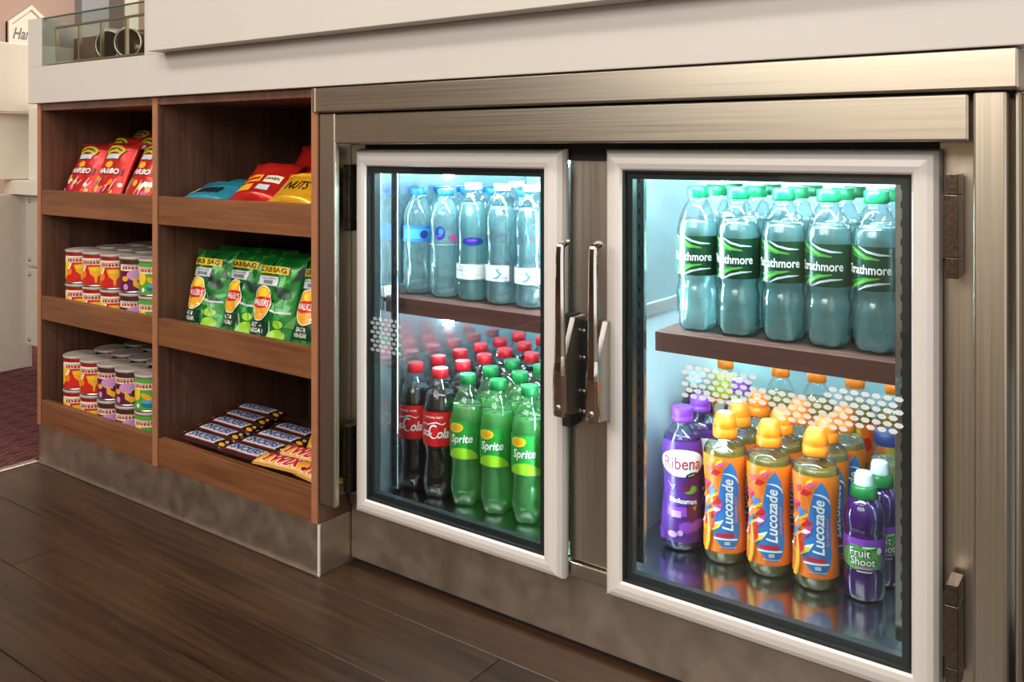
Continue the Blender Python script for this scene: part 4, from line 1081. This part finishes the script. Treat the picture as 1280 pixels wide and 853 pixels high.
MAT_LID = plain('tube_lid', srgb(178, 166, 158), 0.35, vary=0.04)
TP = {k: tube_proto(k, {'red': 'redfoil', 'purple': 'plum', 'green': 'leaf'}[k], None) for k in ('red', 'purple', 'green')}
used = set()
TD = {'red': 'red snack tube', 'purple': 'purple snack tube', 'green': 'green snack tube'}
for cub, zf_, xs_, kinds in (('middle', 0.3576, (-2.110, -2.033, -1.956, -1.876, -1.799), ('red', 'red', 'red', 'purple', 'green')),
                             ('bottom', 0.1036, (-2.120, -2.043, -1.968, -1.893, -1.815), ('red', 'red', 'purple', 'purple', 'green'))):
    for r_ in range(3):
        for c_ in range(5):
            for l_ in range(2):
                k = kinds[c_]
                o = TP[k] if k not in used else copy_tree(TP[k]); used.add(k)
                x, y = xs_[c_] , 0.056 + r_ * 0.078
                o.location = (x, y, zf_ + l_ * 0.0815)
                o.rotation_euler = (0, 0, facing(x, y, random.uniform(-16, 4)))
                tag(o, '%s, %s layer, %s row, %s from the outer side of the %s cubby' % (TD[k], ['lower', 'upper'][l_], ROW[r_], ORD[c_], cub), 'snack tube', 'snack tubes in the %s cubby' % cub)

# crisps
def crisp_prints(seed):
    rg = random.Random(seed); p = []
    for k in range(14):
        x, y = rg.uniform(-0.06, 0.06), rg.uniform(0.012, 0.17)
        p.append((('darkgreen', 'green', 'leaf')[k % 3], pg((x, y), (x + rg.uniform(0.01, 0.03), y + rg.uniform(-0.01, 0.02)), (x + rg.uniform(-0.005, 0.02), y + rg.uniform(0.015, 0.035)))))
    p += [('lime', ell(0.034, 0.034, 0.020, 0.014, 16, 0.3)), ('lime', ell(0.036, 0.058, 0.012, 0.008, 14)), ('tan', ell(-0.036, 0.020, 0.018, 0.008, 14, 0.2)), ('cream', ell(0.02, 0.016, 0.008, 0.004, 12)),
          ('darkgreen', ell(0.036, 0.118, 0.018, 0.011, 16, -0.3)),
          ('silver', stroke([(0.016, 0.062), (0.020, 0.04), (0.012, 0.02)], 0.002)), ('silver', stroke([(0.0, 0.088), (0.03, 0.080), (0.058, 0.082)], 0.004)), ('leaf', stroke([(0.02, 0.098), (0.034, 0.066), (0.05, 0.04)], 0.002)),
          ('darkgreen', pg((-0.055, 0.034), (0.010, 0.034), (0.012, 0.060), (-0.055, 0.060))),
          ('white', text2d('SALT &', -0.022, 0.0525, 0.0085, bold=0.015, width=0.032)), ('white', text2d('VINEGAR', -0.022, 0.0415, 0.0085, bold=0.015, width=0.042)),
          ('yellow', rc(-0.050, 0.042, 0.1535, 0.1685)), ('darkgreen', text2d('GRAB BAG', -0.004, 0.161, 0.0105, bold=0.03, width=0.080)),
          ('silver', rc(-0.040, 0.024, 0.1300, 0.1480)), ('grey', rc(-0.024, 0.012, 0.1330, 0.1400)), ('grey', rc(-0.032, 0.018, 0.1430, 0.1445)),
          ('white', ell(-0.016, 0.0945, 0.0345, 0.0345, 26)), ('gold', ell(-0.016, 0.0945, 0.0325, 0.0328, 26)), ('yellow', ell(-0.012, 0.115, 0.016, 0.009, 18)),
          ('red', pg((-0.0485, 0.088), (-0.030, 0.083), (0.000, 0.086), (0.0155, 0.091), (0.0160, 0.106), (-0.004, 0.108), (-0.030, 0.105), (-0.0470, 0.103))),
          ('white', text2d('WALKERS', -0.016, 0.0955, 0.0125, shear=0.15, bold=0.025, width=0.060))]
    return p
CB = [make_bag('crisp_bag', 0.132, 0.188, 0.026, 40 + k, FO['green'], crisp_prints(k), crimp=FO['green'], wr=0.5, nx=22, ny=28, flat=22, step=0.004) for k in range(4)]
zc0 = 0.3592
cx_ = [-1.634, -1.533, -1.417, -1.3035]
cwords = ['beside the divider', 'second from the divider', 'second from the steel post', 'beside the steel post']
for r_ in range(2):
    for c_ in range(4):
        o = CB[c_] if r_ == 0 else copy_tree(CB[(c_ + 1) % 4])
        put(o, (cx_[c_] + (0.004 - 0.002 * c_ if r_ else 0), (0.056, 0.074, 0.054, 0.070)[c_] + r_ * 0.072, zc0), (-8 if r_ else -14) + random.uniform(-1.5, 1.5), 2 + random.uniform(-3, 4),
            'green salt and vinegar crisp bag, %s row, %s' % (['front', 'rear'][r_], cwords[c_]), 'crisp bag', 'green crisp bags in the middle cubby')

# nut bags in the top right cubby
def dashes(col, x0, x1, y0, y1, n, seed):
    rg = random.Random(seed); out = []; st = (x1 - x0) / n
    for k in range(n): out.append((col, pg((x0 + k * st, y0 + rg.uniform(0, 0.003)), (x0 + (k + 0.7) * st, y0), (x0 + (k + 0.75) * st, y1 - rg.uniform(0, 0.003)), (x0 + (k + 0.1) * st, y1))))
    return out
ZR = 0.6456
NB = []
bl = make_bag('nut_bag', 0.15, 0.085, 0.010, 60, FO['blue'], [('teal', rc(-0.07, 0.07, 0.062, 0.078)), ('silver', ell(-0.055, 0.03, 0.012, 0.016, 14))] + dashes('black', -0.04, 0.03, 0.02, 0.045, 7, 1), crimp=FO['blue'])
put(bl, (-1.607, 0.036, ZR + 0.006), -68, 4, 'flat light blue snack packet lying across the front of the top cubby', 'snack packet', 'blue snack packets')
b2 = copy_tree(bl); put(b2, (-1.622, 0.078, ZR + 0.012), -70, -8, 'blue snack packet showing its end at the divider side', 'snack packet', 'blue snack packets')
b3 = make_bag('nut_bag', 0.12, 0.090, 0.012, 61, FO['blue'], [('teal', rc(-0.055, 0.055, 0.005, 0.082))] + dashes('navy', -0.045, 0.045, 0.05, 0.062, 9, 2) + dashes('black', -0.045, 0.045, 0.03, 0.038, 9, 3), crimp=FO['blue'])
put(b3, (-1.528, 0.105, ZR + 0.014), -52, -4, 'darker blue snack packet tipped up behind the light blue one', 'snack packet', 'blue snack packets')
red_pr = [('gold', rc(-0.052, -0.006, 0.046, 0.066)), ('cream', rc(0.004, 0.046, 0.044, 0.064)), ('gold', rc(-0.052, -0.014, 0.018, 0.038)), ('silver', rc(0.0, 0.030, 0.022, 0.036))] + dashes('redfoil', -0.05, -0.01, 0.050, 0.060, 5, 4) + dashes('grey', 0.008, 0.042, 0.050, 0.058, 5, 5)
r1 = make_bag('nut_bag', 0.125, 0.115, 0.014, 63, FO['red2'], red_pr, crimp=FO['red2'])
put(r1, (-1.455, 0.045, ZR + 0.010), -52, 10, 'red nut packet with cream panels at the front of the top cubby', 'nut packet', 'red nut packets')
r2 = make_bag('nut_bag', 0.15, 0.13, 0.014, 64, FO['red2'], None, crimp=FO['red2'])
put(r2, (-1.405, 0.128, ZR + 0.022), -42, 6, 'plain red packet lying behind the front red packet', 'nut packet', 'red nut packets')
r3 = copy_tree(r2); put(r3, (-1.318, 0.100, ZR + 0.026), -36, -4, 'plain red packet leaning highest against the steel post side', 'nut packet', 'red nut packets')
r4 = copy_tree(r2); put(r4, (-1.322, 0.165, ZR + 0.034), -30, 4, 'plain red packet at the very back of the top cubby', 'nut packet', 'red nut packets')
y1_ = make_bag('nut_bag', 0.12, 0.085, 0.012, 66, FO['yellow'], [('black', text2d('NUTS', -0.002, 0.042, 0.022, shear=0.3, bold=0.01, width=0.062)), ('brown', ell(0.045, 0.066, 0.006, 0.004, 10)), ('gold', rc(-0.05, 0.05, 0.066, 0.078))], crimp=FO['yellow'])
put(y1_, (-1.330, 0.032, ZR + 0.010), -52, 4, 'yellow nut packet with black lettering at the front by the steel post', 'nut packet', 'yellow nut packets')
y2_ = make_bag('nut_bag', 0.10, 0.075, 0.012, 67, FO['yellow'], [('black', ell(-0.02, 0.05, 0.014, 0.010, 12)), ('cream', rc(-0.045, -0.01, 0.02, 0.05))], crimp=FO['yellow'])
put(y2_, (-1.292, 0.066, ZR + 0.024), -50, 12, 'yellow nut packet half hidden behind the lettered one', 'nut packet', 'yellow nut packets')

# chocolate bars: wrappers lying flat, top face up
def bar_proto(name, L, w, t, seed, foil, prints): return make_bag(name, L, w, t, seed, foil, prints, nx=22, ny=10, taper=0.0, wr=0.15, step=0.006, ends=0.16, px=8)
sn = []
def snk(seed):
    p = [('white', pg((-0.052, 0.0045), (0.044, 0.0045), (0.052, 0.0295), (-0.044, 0.0295))), ('deepred', stroke([(-0.052, 0.0045), (0.044, 0.0045)], 0.0015)),
         ('silver', pg((-0.050, 0.0055), (0.043, 0.0055), (0.050, 0.0285), (-0.043, 0.0285))),
         ('navy', text2d('SNICKERS', 0.0, 0.017, 0.017, shear=0.25, bold=0.03, width=0.086)), ('gold', ell(0.064, 0.010, 0.007, 0.005, 12)), ('tan', ell(0.066, 0.022, 0.004, 0.004, 10)), ('tan', ell(-0.063, 0.014, 0.003, 0.004, 10))]
    return p
def twx(seed):
    p = [('gold', rc(-0.066, 0.066, 0.003, 0.038)), ('white', text2d('TWIX', 0.0, 0.0205, 0.0335, shear=0.3, bold=0.085, width=0.106)), ('red', text2d('TWIX', 0.0, 0.0205, 0.0280, shear=0.3, bold=0.045, width=0.099)), ('brown', ell(0.060, 0.010, 0.007, 0.005, 12)), ('tan', rc(-0.066, 0.066, 0.002, 0.005))]
    return p
SN = [bar_proto('chocolate_bar', 0.150, 0.034, 0.0085, 70 + k, FO['brown'], snk(k)) for k in range(2)]
TW = [bar_proto('chocolate_bar', 0.140, 0.040, 0.0075, 80 + k, FO['gold'], twx(k)) for k in range(2)]
ZBAR = 0.1385
def lay_bar(src, n_used, x, y, z, rz, label, tilt=-80):
    o = src if not n_used else copy_tree(src)
    return put(o, (x, y, z + 0.0085), tilt, rz, label, 'chocolate bar', 'chocolate bars in the bottom cubby')
seen = {}
def lb(kind, i, x, y, z, rz, label, tilt=-80):
    key = (kind, i); src = (SN if kind == 's' else TW)[i]
    lay_bar(src, key in seen, x, y, z, rz, label, tilt); seen[key] = 1
rowsn = ['front', 'second', 'third', 'fourth', 'fifth']
for c_, x in enumerate((-1.600, -1.462)):
    for r_ in range(5 if c_ == 0 else 4):
        z = ZBAR + 0.008 + r_ * 0.0052
        lb('s', (r_ + c_) % 2, x + r_ * 0.004 * (1 if c_ else -1), 0.024 + r_ * 0.037, z, random.uniform(-3, 3), 'brown bar with blue lettering, %s from the lip in the pile %s' % (rowsn[r_], ['beside the divider', 'in the middle'][c_]), -82)
lb('t', 0, -1.350, 0.022, ZBAR + 0.009, 6, 'gold caramel bar with red lettering lying foremost beside the blue-lettered bars', -78)
lb('t', 1, -1.268, 0.022, ZBAR + 0.006, -8, 'gold caramel bar with red lettering lying against the steel post side', -78)
lb('t', 0, -1.345, 0.068, ZBAR + 0.012, 4, 'gold caramel bar with red lettering, second row of the caramel bars', -78)
lb('t', 1, -1.312, 0.112, ZBAR + 0.016, -6, 'gold caramel bar standing on edge behind the other caramel bars', -30)
lb('s', 0, -1.290, 0.150, ZBAR + 0.012, -4, 'dark brown bar lying at the back of the caramel bars', -78)
